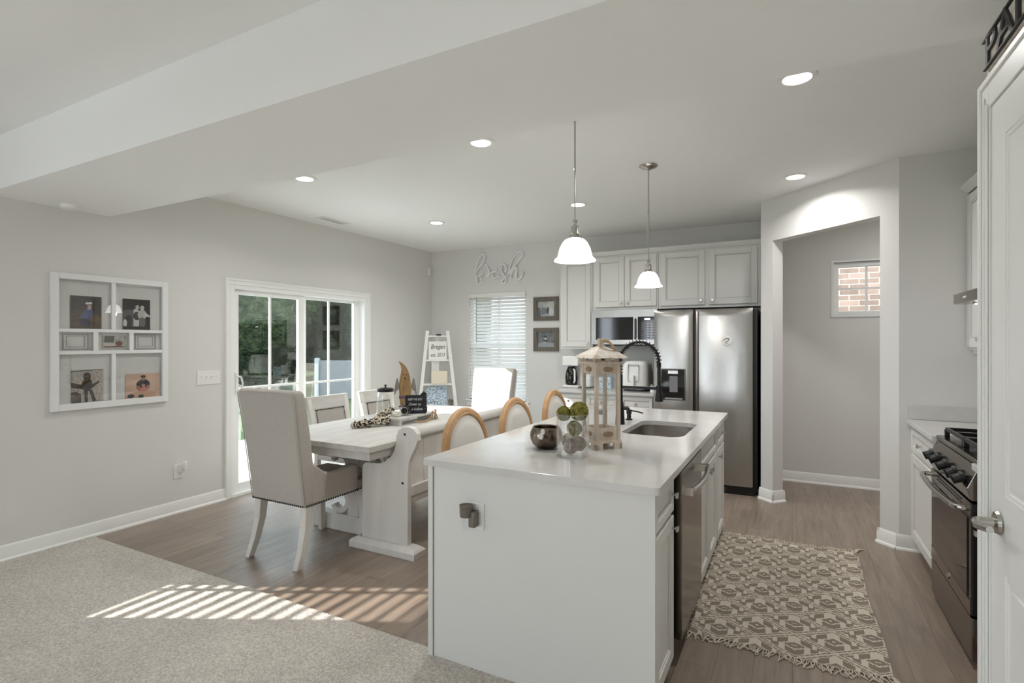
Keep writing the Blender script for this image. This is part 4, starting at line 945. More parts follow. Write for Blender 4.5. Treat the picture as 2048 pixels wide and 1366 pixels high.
# ------------------------------------------------------------------ counter stools (oval backs)
def make_stool():
    """local: seat centre at origin, back towards -x, facing +x"""
    t = thing('counter_stool', 'oval back counter stool', 'stool', (0, 0, 0), 'oval back stools at the island')
    def ov(k, hw, hh): 
        a = 2 * PI * k / 48; return (hw * math.sin(a) * (1 - .10 * (1 - math.cos(a)) * -.0), hh * math.cos(a))
    lean = lambda z: -.215 - (z - .62) * .10
    pts = [Vector((lean(.80 + p[1]), p[0], .80 + p[1])) for p in [ov(k, .225, .235) for k in range(48)]]
    m = MB(); m.tube(pts, .021, 8, closed=True); m.tube([p + Vector((.012, 0, 0)) + (p - Vector((lean(.8), 0, .8))) * -.06 for p in pts], .012, 6, closed=True); part('back_frame', m, OAK, t, smooth=True)
    m = MB(); rows = []
    for s_, d in ((.93, .0), (.86, .018), (.6, .027), (.25, .03)):
        rows.append([(lean(.80 + p[1] * s_) + d, p[0] * s_, .80 + p[1] * s_) for p in [ov(k, .225, .235) for k in range(48)]])
    rb = [[(lean(.80 + p[1] * s_) - d, p[0] * s_, .80 + p[1] * s_) for p in [ov(k, .225, .235) for k in range(48)]] for s_, d in ((.25, .02), (.86, .012))]
    rr_ = rb + rows[::-1] if False else rows
    v = sum(rows, []); f_ = [(j * 48 + i, j * 48 + (i + 1) % 48, (j + 1) * 48 + (i + 1) % 48, (j + 1) * 48 + i) for j in range(3) for i in range(48)] + [tuple(3 * 48 + i for i in range(48))]
    m.add(v, f_); v2 = rb[1] + rb[0]; m.add(v2, [(i, 48 + i, 48 + (i + 1) % 48, (i + 1) % 48) for i in range(48)] + [tuple(range(48, 96))])
    part('back_cushion', m, FABL, t, smooth=True, angle=60)
    m = MB(); m.stack([(0, 0, .585, .20, .205), (0, 0, .60, .215, .22), (0, 0, .635, .215, .22), (0, 0, .66, .19, .195)]); part('seat', m, FABL, t, bevel=.02, seg=3)
    m = MB(); m.box(-.205, .205, -.21, .21, .545, .588); part('seat_frame', m, OAK, t, bevel=.006)
    for a in (-1, 1):
        for b in (-1, 1):
            m = MB(); m.stack([(a * .205, b * .195, 0, .012, .012), (a * .19, b * .185, .3, .017, .017), (a * .185, b * .183, .55, .021, .021)]); part('leg', m, OAK, t, bevel=.004)
    for b in (-1, 1):
        m = MB(); m.tube([(-.2, b * .12, .56), (-.222, b * .14, .60), (lean(.64) , b * .165, .655)], .014, 8); part('back_support', m, OAK, t, smooth=True)
    m = MB(); m.tube([(-.197, -.19, .2), (.197, -.19, .2), (.197, .19, .2), (-.197, .19, .2)], .010, 8, closed=True); part('footrest', m, OAK, t, smooth=True)
    return t
st = make_stool()
labs = ['oval back wood framed stool at the island, nearest the carpet', 'oval back wood framed stool in the middle of the three at the island', 'oval back wood framed stool at the island, nearest the back wall']
for i, yy in enumerate((2.70, 3.36, 4.06)):
    o = st if i == 0 else copy_tree(st)
    o.location = (-1.50, yy, 0.008 if False else 0); o['label'] = labs[i]

# ================================================================== DINING SET
TX0, TX1, TY0, TY1 = -3.50, -2.41, 2.60, 4.72
t = thing('dining_table', 'whitewashed farmhouse trestle dining table', 'table', (-2.955, 3.66, 0))
mb = MB(); n = 7
mb.box(TX0, TX1, TY0, TY0 + .13, .733, .77); mb.box(TX0, TX1, TY1 - .13, TY1, .733, .77)
wd = (TX1 - TX0) / n
for i in range(n): mb.box(TX0 + i * wd + .0008, TX0 + (i + 1) * wd - .0008, TY0 + .1315, TY1 - .1315, .7332, .7698)
part('tabletop', mb, WOODW, t, bevel=.0015)
mb = MB(); mb.box(TX0 + .03, TX1 - .03, TY0 + .03, TY1 - .03, .672, .7325); part('apron', mb, WOODW, t, bevel=.003)
def pedestal(yc):
    m = MB(); cx = -2.955
    m.stack([(cx, yc, 0, .40, .05), (cx, yc, .03, .40, .05), (cx, yc, .05, .385, .045), (cx, yc, .125, .38, .04)])
    part('foot_beam', m, WOODV, t, bevel=.006)
    m = MB(); m.box(cx - .35, cx + .35, yc - .045, yc + .045, .60, .672); part('top_beam', m, WOODV, t, bevel=.006)
    m = MB()
    m.box(cx - .055, cx + .055, yc - .03, yc + .03, .125, .60)
    def C(x, z, r, a0, a1, w_=.03):
        pts = []
        N = 22
        for i in range(N + 1):
            a = math.radians(a0 + (a1 - a0) * i / N); pts.append((x + r * math.cos(a), z + r * math.sin(a)))
        for i in range(N, -1, -1):
            a = math.radians(a0 + (a1 - a0) * i / N); pts.append((x + (r - w_) * math.cos(a), z + (r - w_) * math.sin(a)))
        m.prism(pts, yc - .025, yc + .025, 'y')
    for s_ in (-1, 1):
        a = (20, 330) if s_ > 0 else (210, 520)
        C(cx + s_ * .15, .225, .10, *a, .038); C(cx + s_ * .15, .50, .10, *a, .038)
        m.prism([(cx + s_ * .055, .32), (cx + s_ * .055, .42), (cx + s_ * .25, .39), (cx + s_ * .25, .35)][::s_], yc - .02, yc + .02, 'y')
    part('scroll_support', m, WOODV, t, bevel=.003)
pedestal(3.04); pedestal(4.28)
mb = MB(); mb.box(-3.0, -2.91, 3.075, 4.245, .24, .34); part('stretcher', mb, WOODW, t, bevel=.004)

# bench
t = thing('dining_bench', 'whitewashed pew style bench with high back between table and island', 'bench', (-2.5, 3.7, 0))
prof = [(-2.702, .07), (-2.702, .555), (-2.692, .585), (-2.667, .60), (-2.60, .603), (-2.545, .605), (-2.49, .625), (-2.445, .66), (-2.415, .70), (-2.398, .755), (-2.392, .81), (-2.375, .85), (-2.335, .873), (-2.29, .878), (-2.245, .868), (-2.215, .835), (-2.212, .79), (-2.235, .735), (-2.262, .69), (-2.285, .64), (-2.294, .57), (-2.294, .07)]
def bench_end(ya, yb):
    m = MB(); m.prism(prof, ya, yb, 'y'); e_ = part('side_panel', m, WOODV, t, bevel=.003)
    ym = (ya + yb) / 2
    m = MB(); m.stack([(-2.495, ym, 0, .29, .065), (-2.495, ym, .045, .29, .065), (-2.495, ym, .058, .275, .052), (-2.495, ym, .075, .225 + .01, .035)]); part('foot', m, WOODV, e_, bevel=.003)
    m = MB()
    for (x, z) in ((-2.318, .825), (-2.337, .493)): m.lathe([(0, 0), (.008, 0), (.008, -.003)], (x, ya, z), 12, axis='y')
    part('bolt', m, WOODD, e_)
bench_end(2.84, 2.88); bench_end(4.52, 4.56)
mb = MB(); mb.box(-2.70, -2.33, 2.881, 4.519, .43, .46); part('seat', mb, WOODW, t, bevel=.005)
mb = MB(); n = 11; wd = (4.519 - 2.881) / n
for i in range(n): mb.box(-2.325, -2.305, 2.881 + i * wd + .001, 2.881 + (i + 1) * wd - .001, .46, .80)
part('back_planks', mb, WOODV, t, bevel=.002)
mb = MB(); mb.prism(smooth_poly([(-2.365, .795), (-2.27, .795), (-2.262, .82), (-2.285, .858), (-2.34, .862), (-2.368, .835)], 1), 2.881, 4.519, 'y'); part('top_rail', mb, WOODW, t, smooth=True)
mb = MB(); mb.box(-2.335, -2.285, 2.881, 4.519, .40, .47); mb.box(-2.33, -2.30, 2.881, 4.519, .35, .40); part('lower_rail', mb, WOODW, t, bevel=.004)
mb = MB(); mb.box(-2.305, -2.297, 3.67, 3.73, .47, .797); part('centre_stile', mb, WOODV, t, bevel=.002)

# upholstered host chairs; local: back toward -y, facing +y, origin at floor centre of the rear feet line
def make_host():
    t = thing('host_chair', 'grey linen host chair', 'chair', (0, 0, 0), 'upholstered host chairs')
    # backrest: side outline (y,z)
    m = MB()
    rows = []
    for (z, yc, hx, hy) in ((.385, .055, .253, .055), (.60, .03, .255, .058), (.85, -.005, .262, .055), (1.05, -.04, .270, .050), (1.115, -.052, .270, .047), (1.14, -.057, .262, .038)):
        rows.append((0, yc, z, hx, hy))
    m.stack(rows); part('backrest', m, FAB, t, bevel=.018, seg=3)
    m = MB()
    for s_ in (-1, 1): m.tube([(s_ * hx, yc - hy + .003, z) for (_, yc, z, hx, hy) in rows[:-1]], .0035, 6)
    m.tube([(-.262, -.094, 1.121), (-.15, -.1, 1.127), (.15, -.1, 1.127), (.262, -.094, 1.121)], .0035, 6); part('piping', m, FAB, t, smooth=True)
    m = MB(); m.box(-.253, .253, .06, .60, .385, .455); part('seat_base', m, FAB, t, bevel=.014, seg=3)
    m = MB(); m.box(-.195, .195, .11, .612, .445, .515); part('seat_cushion', m, FAB, t, bevel=.03, seg=4)
    for s_ in (-1, 1):
        m = MB(); arm = [(.06, .39), (.47, .39), (.475, .55), (.46, .578), (.42, .585), (.33, .565), (.24, .562), (.16, .59), (.09, .645), (.05, .67)]
        m.prism(arm, s_ * .197, s_ * .262, 'x'); part('arm', m, FAB, t, bevel=.014, seg=3)
        m = MB(); m.stack([(s_ * .218, .575, 0, .019, .019), (s_ * .22, .57, .2, .025, .025), (s_ * .222, .56, .385, .029, .03)]); part('leg', m, WOODV, t, bevel=.004)
        m = MB(); m.stack([(s_ * .232, -.035, 0, .019, .022), (s_ * .228, .01, .12, .022, .025), (s_ * .222, .04, .25, .026, .028), (s_ * .22, .05, .385, .03, .032)]); part('leg', m, WOODV, t, bevel=.004)
    m = MB(); zn = .392
    def nail(x, y, n_):
        f_ = Matrix.Translation((x, y, zn)) @ Vector(n_).to_track_quat('Z', 'Y').to_matrix().to_4x4(); q = MB(f_); q.lathe([(.0075, 0), (.0055, .004), (0, .0055)], (0, 0, 0), 8); m.add(q.v, q.f)
    for i in range(27): nail(-.24 + i * .48 / 26, .0015, (0, -1, 0))
    for i in range(29):
        for s_ in (-1, 1): nail(s_ * .2605 if i < 23 else s_ * .2525, .015 + i * .57 / 28, (s_, 0, 0))
    for i in range(27): nail(-.24 + i * .48 / 26, .601, (0, 1, 0))
    o = part('nailhead_trim', m, WOODD, t, smooth=True); o['kind'] = 'stuff'
    return t
hc = make_host(); hc.location = (-3.015, 2.385, 0); hc['label'] = 'grey linen host chair with nailheads seen from behind, at the near end of the table'
h2 = copy_tree(hc); h2.location = (-3.12, 5.43, 0); h2.rotation_euler = (0, 0, PI); h2['label'] = 'sunlit linen host chair facing the camera at the far end of the table'
# side chairs; local: back toward -x, facing +x
def make_side():
    t = thing('side_chair', 'white side chair', 'chair', (0, 0, 0), 'white wooden side chairs')
    def X(z): return -.20 - max(0, z - .45) * .22
    for s_ in (-1, 1):
        m = MB(); m.stack([(-.235, s_ * .195, 0, .018, .018), (-.21, s_ * .20, .25, .021, .021), (X(.46), s_ * .205, .46, .023, .023), (X(.7), s_ * .215, .7, .020, .023), (X(.93), s_ * .222, .93, .017, .022)]); part('leg', m, WOODV, t, bevel=.004, label=None)
        m = MB(); m.stack([(.215, s_ * .20, 0, .018, .018), (.21, s_ * .205, .42, .024, .024)]); part('leg', m, WOODV, t, bevel=.004)
    for (nm, z0, z1, hw) in (('top_rail', .83, .945, .25), ('lower_rail', .50, .55, .19)):
        m = MB(); m.prism([(X(z0) - .012, z0), (X(z0) + .018, z0), (X(z1) + .016, z1), (X(z1) - .012, z1)], -hw, hw, 'y'); part(nm, m, WOODW, t, bevel=.003)
    m = MB(); m.prism([(X(.55) - .005, .55), (X(.55) + .02, .55), (X(.83) + .02, .83), (X(.83) - .005, .83)], -.175, .175, 'y'); part('back_pad', m, FAB, t, bevel=.006)
    m = MB(); m.prism([(X(.54) - .004, .54), (X(.54) + .016, .54), (X(.84) + .014, .84), (X(.84) - .004, .84)], -.20, -.176, 'y'); m.prism([(X(.54) - .004, .54), (X(.54) + .016, .54), (X(.84) + .014, .84), (X(.84) - .004, .84)], .176, .20, 'y'); part('back_stiles', m, WOODV, t)
    m = MB()
    for i in range(22): m.ball((X(.823) + .021, -.17 + i * .34 / 21, .823), .006, 8)
    for s_ in (-1, 1):
        for i in range(16): z = .56 + i * .255 / 15; m.ball((X(z) + .021, s_ * .169, z), .006, 8)
    o = part('nailhead_trim', m, WOODD, t); o['kind'] = 'stuff'
    m = MB(); m.box(-.21, .235, -.225, .225, .39, .43); part('seat_frame', m, WOODW, t, bevel=.004)
    m = MB(); m.box(-.205, .235, -.22, .22, .43, .475); part('seat', m, FAB, t, bevel=.015, seg=3)
    return t
s1 = make_side(); s1.location = (-3.60, 3.64, 0); s1['label'] = 'white wooden side chair with grey pad on the window side, nearer the camera'
s2 = copy_tree(s1); s2.location = (-3.60, 4.30, 0); s2['label'] = 'white wooden side chair with grey pad on the window side, behind the glass jar'

# ------------------------------------------------------------------ table decor
t = thing('glass_jar', 'tall clear glass jar with a black lid on the dining table', 'jar', (-3.38, 3.86, .77))
jx, jy = -3.38, 3.86
mb = MB(); mb.lathe([(0, .771), (.078, .771), (.082, .78), (.082, .96), (.074, .985), (.07, .985), (.077, .958), (.077, .79), (0, .785)], (jx, jy, 0), 36); part('glass', mb, GLASSC, t, smooth=True)
mb = MB(); mb.lathe([(.077, .985), (.077, 1.012), (.066, 1.018), (.012, 1.022), (.006, 1.03), (.006, 1.038), (.014, 1.042), (.014, 1.048), (0, 1.05)], (jx, jy, 0), 32); part('lid', mb, BLACKM, t, smooth=True)
# riser tray
t = thing('wooden_riser', 'low white wooden riser tray holding the candle and chalkboard', 'tray', (-2.90, 3.62, .77))
mb = MB(); mb.box(-2.97, -2.80, 3.36, 3.86, .815, .833); mb.box(-2.965, -2.805, 3.375, 3.40, .7702, .815); mb.box(-2.965, -2.805, 3.80, 3.825, .7702, .815); part('top', mb, WOODW, t, bevel=.003)
t = thing('candle_jar', 'glass jar candle with cream wax at the near end of the riser', 'candle', (-2.90, 3.44, .833))
mb = MB(); mb.lathe([(0, .834), (.042, .834), (.045, .845), (.045, .905), (.040, .915), (.037, .915), (.041, .903), (.041, .845), (0, .84)], (-2.90, 3.44, 0), 28); part('glass', mb, GLASSC, t, smooth=True)
mb = MB(); mb.cyl((-2.90, 3.44, .841), .039, .035, 24); part('wax', mb, WAX, t)
mb = MB(); mb.fr = frame((-2.90, 3.44, 0), (.88, .47, 0), (.47, -.88, 0)); mb.box(-.02, .02, .044, .046, .855, .885); part('paper_label', mb, PAPER, t)
t = thing('chalkboard_sign', 'small black sign with white lettering on the riser, framed by a black ruffle', 'sign', (-2.88, 3.64, .833))
sx, sy = -2.875, 3.66
f = frame((sx, sy, .833), (.80, .60, 0), (.60, -.80, 0))
mb = MB(f); mb.box(-.085, .085, -.008, .008, 0, .16); part('board', mb, CHALK, t, bevel=.002)
mb = MB(); f2 = f @ Matrix.Translation((0, .0095, 0))
text_mesh(mb, 'KEEP THE EXIT', .026, f2 @ Matrix.Translation((0, 0, .115)), .001, xs=.72); text_mesh(mb, 'Down to', .034, f2 @ Matrix.Translation((-.005, 0, .072)), .001, shear=.4, xs=.85); text_mesh(mb, 'The hollow', .034, f2 @ Matrix.Translation((0, 0, .03)), .001, shear=.4, xs=.8)
part('lettering', mb, CHALKW, t)
mb = MB(f)
for i in range(16): mb.ball((.088 + random.uniform(-.006, .006), 0, .01 + i * .0105), .011, 8, jit=.3)
for i in range(6): mb.ball((.055 + i * .007, 0, .168 + random.uniform(-.005, .012)), .011, 8, jit=.3)
part('ruffle_trim', mb, BLACKP, t)
# black round pumpkin clock-like ornament
t = thing('black_pumpkin', 'glossy black round ornament beside the chalkboard sign', 'ornament', (-2.90, 3.55, .833))
mb = MB(); px_, py_ = -2.885, 3.545
v = []; f_ = []; n = 40; R = 14
for i in range(R + 1):
    ph = PI * i / R
    for k in range(n):
        a = 2 * PI * k / n; r = .046 * (1 + .06 * abs(math.cos(4 * a))) * math.sin(ph); v.append((px_ + r * math.cos(a), py_ + r * math.sin(a), .834 + .045 + .045 * math.cos(ph) * (1 - .15 * math.sin(ph) ** 0)))
for i in range(R):
    for k in range(n): f_.append((i * n + k, (i + 1) * n + k, (i + 1) * n + (k + 1) % n, i * n + (k + 1) % n))
mb.add(v, f_); part('body', mb, BLACKG, t, smooth=True)
mb = MB(); mb.tube([(px_, py_, .912), (px_ + .006, py_, .93), (px_ + .016, py_ - .004, .942)], [.008, .006, .004], 8); part('stem', mb, BLACKM, t, smooth=True)
mb = MB(); mb.fr = frame((px_ + .022, py_ - .042, .876), (.88, .47, 0), (.47, -.88, 0)); mb.lathe([(.028, 0), (.031, .003), (.031, .006), (.026, .007)], (0, 0, 0), 24, axis='y', closed=True); part('silver_ring', mb, CHROME, t, smooth=True)
# scarf garland: black and cream ticking rosettes
def rosette_strip():
    t = thing('rag_garland', 'cream and black striped rag garland lying on the table in front of the riser', 'garland', (-3.0, 3.3, .77))
    m = MB(); path = catmull([(-3.04, 3.12, .80), (-2.99, 3.20, .803), (-2.95, 3.27, .812), (-2.92, 3.33, .815), (-2.93, 3.37, .82)], 6)
    path2 = catmull([(-2.99, 3.25, .80), (-3.0, 3.33, .83), (-2.985, 3.40, .865), (-2.96, 3.46, .88)], 6)
    for pth, rad in ((path, .034), (path2, .030)):
        for c in pth:
            for _ in range(7):
                a = Vector((random.gauss(0, 1), random.gauss(0, 1), random.gauss(0, .8))).normalized(); b = a.orthogonal().normalized(); c2 = a.cross(b)
                cc = c + a * rad * .35; r = rad * random.uniform(.45, .8)
                pts = [cc + (b * math.cos(q) + c2 * math.sin(q)) * r * (1 + .15 * math.sin(3 * q)) + a * .008 * math.sin(2 * q) for q in [2 * PI * i / 10 for i in range(8)]]
                pts = [Vector((p.x, p.y, max(p.z, .7745))) for p in pts]
                m.tube(pts, random.choice((.0038, .0045)), 5, mi=random.choice((0, 0, 1)))
    part('strips', m, [BOWR, BOWD], t)
rosette_strip()
# wooden ghost
t = thing('wooden_ghost', 'brown weathered wood ghost with grey wings standing on the table behind the riser', 'ghost decoration', (-3.02, 3.72, .77))
gf = frame((-3.03, 3.72, .77), (.82, .57, 0), (.57, -.82, 0))
body = [(-.005, .0), (-.03, .06), (-.045, .13), (-.052, .22), (-.056, .30), (-.045, .37), (-.036, .42), (-.033, .45), (-.048, .49), (-.062, .512), (-.045, .505), (-.01, .48), (.016, .445), (.028, .41), (.04, .37), (.05, .30), (.05, .22), (.042, .13), (.04, .06), (.02, .0)]
mb = MB(gf); mb.prism(smooth_poly(body, 2), -.01, .01, 'y'); part('body', mb, GHOST, t, smooth=True)
mb = MB(gf); 
for s_ in (-1, 1): mb.prism([(s_ * .052, .30), (s_ * .068, .365), (s_ * .08, .35), (s_ * .092, .28), (s_ * .098, .21), (s_ * .088, .22), (s_ * .082, .245), (s_ * .07, .25), (s_ * .05, .27)], -.006, .004, 'y')
part('wings', mb, GHOSTG, t)
mb = MB(gf); mb.ball((-.015, .0105, .392), .005, 8); mb.ball((.008, .0105, .392), .005, 8); mb.ball((-.003, .0105, .36), .007, 8, sc_=(.8, .6, 1.6)); part('face', mb, WOODD, t)
mb = MB(gf); mb.box(-.055, .051, -.0125, .0125, .18, .205); mb.prism([(.045, .19), (.085, .215), (.08, .195), (.088, .178), (.05, .18)], -.004, .006, 'y'); part('sash', mb, PURPLE, t)
mb = MB(gf); mb.box(-.035, .035, -.03, .03, .0, .012); part('base', mb, GHOST, t)
mb = MB(); mb.prism([(-3.185, .7702), (-3.105, .7702), (-3.105, .865), (-3.16, .875), (-3.185, .855)], 3.86, 3.90, 'y'); single('wooden_block', 'small dark brown wooden block behind the jar candle', 'block', mb, BROWN, bevel=.003)
# witch hat garland pieces: black bow ornament
t = thing('black_bow', 'black and orange ribbon bow between ghost and chalkboard', 'bow', (-2.96, 3.60, .833))
mb = MB()
for a in range(7):
    q = 2 * PI * a / 7 + .3; c = Vector((-2.955, 3.60, .89)); d = Vector((math.cos(q) * .55, math.cos(q) * .45, math.sin(q))); mb.prism([(0, 0)] * 0 or [(0, 0), (1, 0), (0, 1)], 0, 0, 'y') if False else None
    p = c + d * .045; mb.add([c, p + Vector((.008, -.008, .008)), p + d * .012, p + Vector((-.008, .008, -.008)), c + Vector((.004, -.006, 0))], [(0, 1, 2, 3), (4, 3, 2, 1), (0, 4, 1), (0, 3, 4)])
mb.tube([(-2.955, 3.60, .834), (-2.955, 3.60, .89)], .004, 6)
part('loops', mb, BLACKP, t)
# bead garland with tassel
t = thing('bead_garland', 'natural wooden bead garland with a tan tassel draped at the far end of the riser', 'garland', (-2.78, 3.75, .77))
bp = catmull([(-2.80, 3.56, .783), (-2.765, 3.60, .780), (-2.755, 3.66, .780), (-2.77, 3.72, .785), (-2.79, 3.78, .81), (-2.79, 3.80, .842)], 5)
mb = MB(); [mb.ball(p, .0075, 8) for p in bp[::1]]; part('beads', mb, OAK, t, smooth=True)
mb = MB()
for i in range(26):
    a = random.uniform(0, 2 * PI); r = random.uniform(.008, .028); c = Vector((-2.785, 3.83, .845)); mb.tube([c, c + Vector((.3 * r * math.cos(a), .3 * r * math.sin(a), -.025)), Vector((c.x + r * math.cos(a), c.y + r * math.sin(a), .774))], .0028, 5)
mb.ball((-2.785, 3.83, .848), .011, 10); part('tassel', mb, ROPE, t, smooth=True)

# ------------------------------------------------------------------ ladder shelf in the corner
lc = Vector((-4.245, 5.885, 0)); la = math.radians(38)
lf = Matrix.Translation(lc) @ Matrix.Rotation(la, 4, 'Z')      # local x = across, -y = front
t = thing('ladder_shelf', 'white A shaped corner ladder shelf left of the window', 'shelf', lc)
def HW(z): return .325 - (.325 - .155) * z / 1.6
def YF_(z): return -.19 + .17 * z / 1.6
m = MB(lf)
for s_ in (-1, 1):
    m.stack([(s_ * (HW(0) - .022), YF_(0), 0, .022, .012), (s_ * (HW(1.6) - .022), YF_(1.6), 1.6, .022, .012)])
part('front_rails', m, TRIM, t, bevel=.002)
m = MB(lf); m.stack([(0, .14, 0, .03, .01), (0, .045, 1.55, .03, .01)]); part('rear_leg', m, TRIM, t, bevel=.002)
SZ = [.30, .58, .885, 1.205, 1.53]
for z in SZ:
    h_ = HW(z); yb = .14 - (.095) * z / 1.55; m = MB(lf); m.prism([(-h_, YF_(z) - .012), (h_, YF_(z) - .012), (h_ * .55, yb - .014), (-h_ * .55, yb - .014)], z - .012, z + .008, 'z'); part('shelf_board', m, TRIM, t, bevel=.002)
# items on it
f = lf @ Matrix.Translation((.0, -.055, 1.2135)) @ Matrix.Rotation(math.radians(-4), 4, 'X')
t = thing('name_sign', 'white square sign with handwritten family name on the second shelf', 'sign', lf @ Vector((0, -.05, 1.213)))
m = MB(f); m.box(-.118, .118, -.006, .006, 0, .245); part('board', m, PAPER, t, bevel=.002)
m = MB(); ft = f @ Matrix.Rotation(PI, 4, 'Z') @ Matrix.Translation((0, .0065, 0))
def flip(fr_): return fr_ @ Matrix.Diagonal((-1, 1, 1, 1))
ftt = f @ Matrix.Translation((0, -.0072, 0))
text_mesh(m, 'Bregan', .085, ftt @ Matrix.Translation((0, 0, .145)), .0015, shear=.3, xs=.8); text_mesh(m, 'est. 2013', .07, ftt @ Matrix.Translation((0, 0, .04)), .0015, shear=.3, xs=.72)
part('lettering', m, GRAPH, t)
f = lf @ Matrix.Translation((.02, -.09, .8935))
m = MB(f); m.box(-.105, .105, -.035, .035, 0, .17); single('white_box', 'plain cream wooden box on the third shelf of the ladder shelf', 'box', m, WAX, bevel=.003)
m = MB(lf @ Matrix.Translation((-.03, -.03, .8935))); [m.box(-.05 + i * .034, -.05 + i * .034 + .032, .0, .012, 0, .295) for i in range(3)]; single('grey_plank', 'grey wooden plank decoration behind the cream box', 'plank', m, FRAMEW, bevel=.001)
m = MB(lf @ Matrix.Translation((-.02, -.045, .5885)) @ Matrix.Rotation(math.radians(-5), 4, 'X')); m.box(-.14, .14, -.008, .008, 0, .27); single('blue_canvas', 'blue and white speckled canvas on the fourth shelf', 'picture', m, GLITTER, local=False)
t = thing('small_pot', 'small grey pot with twigs on the right of the fourth shelf', 'pot', lf @ Vector((.17, -.09, .589)))
c = lf @ Vector((.17, -.1, .589)); m = MB(); m.lathe([(.022, 0), (.034, .06), (.036, .085), (.03, .085), (.028, .03), (0, .02)], c, 16); part('pot', m, PEWTER, t, smooth=True)
m = MB(); [m.tube([c + Vector((0, 0, .05)), c + Vector((random.uniform(-.04, .04), random.uniform(-.04, .04), random.uniform(.09, .12)))], .002, 4) for _ in range(10)]; part('twigs', m, PEWTER, t)
c = lf @ Vector((-.05, -.13, .589)); m = MB(); m.tube([c + Vector(p) for p in ((-.04, 0, .012), (.03, .03, .012), (.05, 0, .07), (-.02, -.03, .07), (-.05, 0, .02))], .004, 6); m.tube([c + Vector(p) for p in ((0, 0, .004), (.01, .01, .05), (-.02, 0, .085))], .004, 6); single('wire_ornament', 'small dark wire ornament in front of the blue canvas', 'ornament', m, PEWTER)
t = thing('glass_cloche', 'small glass bell on a black base on the very top shelf', 'cloche', lf @ Vector((.02, -.03, 1.538)))
c = lf @ Vector((.015, -.02, 1.538)); m = MB(); m.lathe([(.036, 0), (.036, .016), (0, .018)], c, 20); part('base', m, BLACKP, t, smooth=True)
m = MB(); m.lathe([(.03, .018), (.03, .05), (.018, .075), (.005, .083), (.007, .095), (0, .1)], c, 20); part('glass', m, GLASSC, t, smooth=True)

# ------------------------------------------------------------------ wall things: left wall
# window-frame photo collage
t = thing('collage_frame', 'large distressed white window frame photo collage on the left wall', 'picture frame', (XL, 2.18, .955))
fx0 = XL + .001; fx1 = XL + .032
m = MB(); y0, y1, z0, z1 = 1.785, 2.575, .957, 1.945
m.box(fx0, fx1, y0, y0 + .046, z0, z1); m.box(fx0, fx1, y1 - .046, y1, z0, z1); m.box(fx0, fx1, y0 + .046, y1 - .046, z0, z0 + .048); m.box(fx0, fx1, y0 + .046, y1 - .046, z1 - .043, z1)
part('frame', m, FRAMEW, t, bevel=.003)
m = MB(); m.box(fx0 + .006, fx1 - .004, y0 + .046, y1 - .046, 1.522, 1.546); m.box(fx0 + .006, fx1 - .004, y0 + .046, y1 - .046, 1.36, 1.386)
m.box(fx0 + .006, fx1 - .004, 2.163, 2.19, 1.546, z1 - .043); m.box(fx0 + .006, fx1 - .004, 2.163, 2.19, z0 + .048, 1.36)
m.box(fx0 + .006, fx1 - .004, 2.043, 2.073, 1.386, 1.522); m.box(fx0 + .006, fx1 - .004, 2.285, 2.314, 1.386, 1.522)
part('muntins', m, FRAMEW, t, bevel=.002)
m = MB(); m.box(fx0 + .015, fx0 + .017, y0 + .04, y1 - .04, z0 + .04, z1 - .04); part('glass', m, GLASSC, t)
# flat photographs: colour patches drawn as thin layers in the picture plane
def photo(label, y0, y1, z0, z1, base, shapes, xoff=.004, par=None, name='photograph'):
    """shapes: list of (mat, [(u,v)...]) in 0..1"""
    t_ = thing(name, label, 'photograph', (XL + xoff, (y0 + y1) / 2, z0), 'photographs in the window frame collage')
    m = MB(); m.box(XL + xoff, XL + xoff + .0012, y0, y1, z0, z1, 0); mats = [base]; k = 1
    for (mt, pts) in shapes:
        if mt not in mats: mats.append(mt)
        mi = mats.index(mt); xx = XL + xoff + .0012 + .0002 * k; k += 1
        m.prism([(y0 + p[0] * (y1 - y0), z0 + p[1] * (z1 - z0)) for p in pts], xx - .0002, xx, 'x', mi)
    part('print', m, mats, t_)
def ell(cx, cy, rx, ry, n=18, wob=0): return [(cx + rx * math.cos(2 * PI * i / n) * (1 + wob * math.sin(5 * i)), cy + ry * math.sin(2 * PI * i / n) * (1 + wob * math.cos(3 * i))) for i in range(n)]
PC = {}
def pc(r, g, b):
    k = (r, g, b)
    if k not in PC: PC[k] = mat('photo_tone_%d_%d_%d' % k, rgb(r, g, b), .35, spec=.4)
    return PC[k]
def pcn(r, g, b, r2, g2, b2, s=30): return mat('photo_mottle', rgb(r, g, b), .4, var=(s, rgb(r2, g2, b2), (1, 1, 1.4), .15))
ground = pcn(62, 54, 48, 96, 78, 62)
photo('photo of a child in blue with a white bow, top left of the collage', 1.906, 2.103, 1.549, 1.788, pcn(52, 50, 48, 70, 66, 60), [
    (ground, [(0, 0), (1, 0), (1, .45), (.6, .5), (0, .62)]), (pc(106, 84, 62), ell(.8, .3, .19, .12)), (pc(46, 48, 70), ell(.45, .2, .17, .13)), (pc(88, 92, 130), ell(.58, .48, .14, .19)), (pc(88, 92, 130), ell(.42, .38, .12, .07)),
    (pc(190, 160, 150), ell(.60, .66, .065, .085)), (pc(60, 46, 40), [(.53, .7), (.6, .77), (.67, .7), (.65, .75), (.6, .79), (.55, .76)]), (pc(225, 225, 225), ell(.53, .78, .06, .035)), (pc(225, 225, 225), ell(.63, .79, .06, .035))])
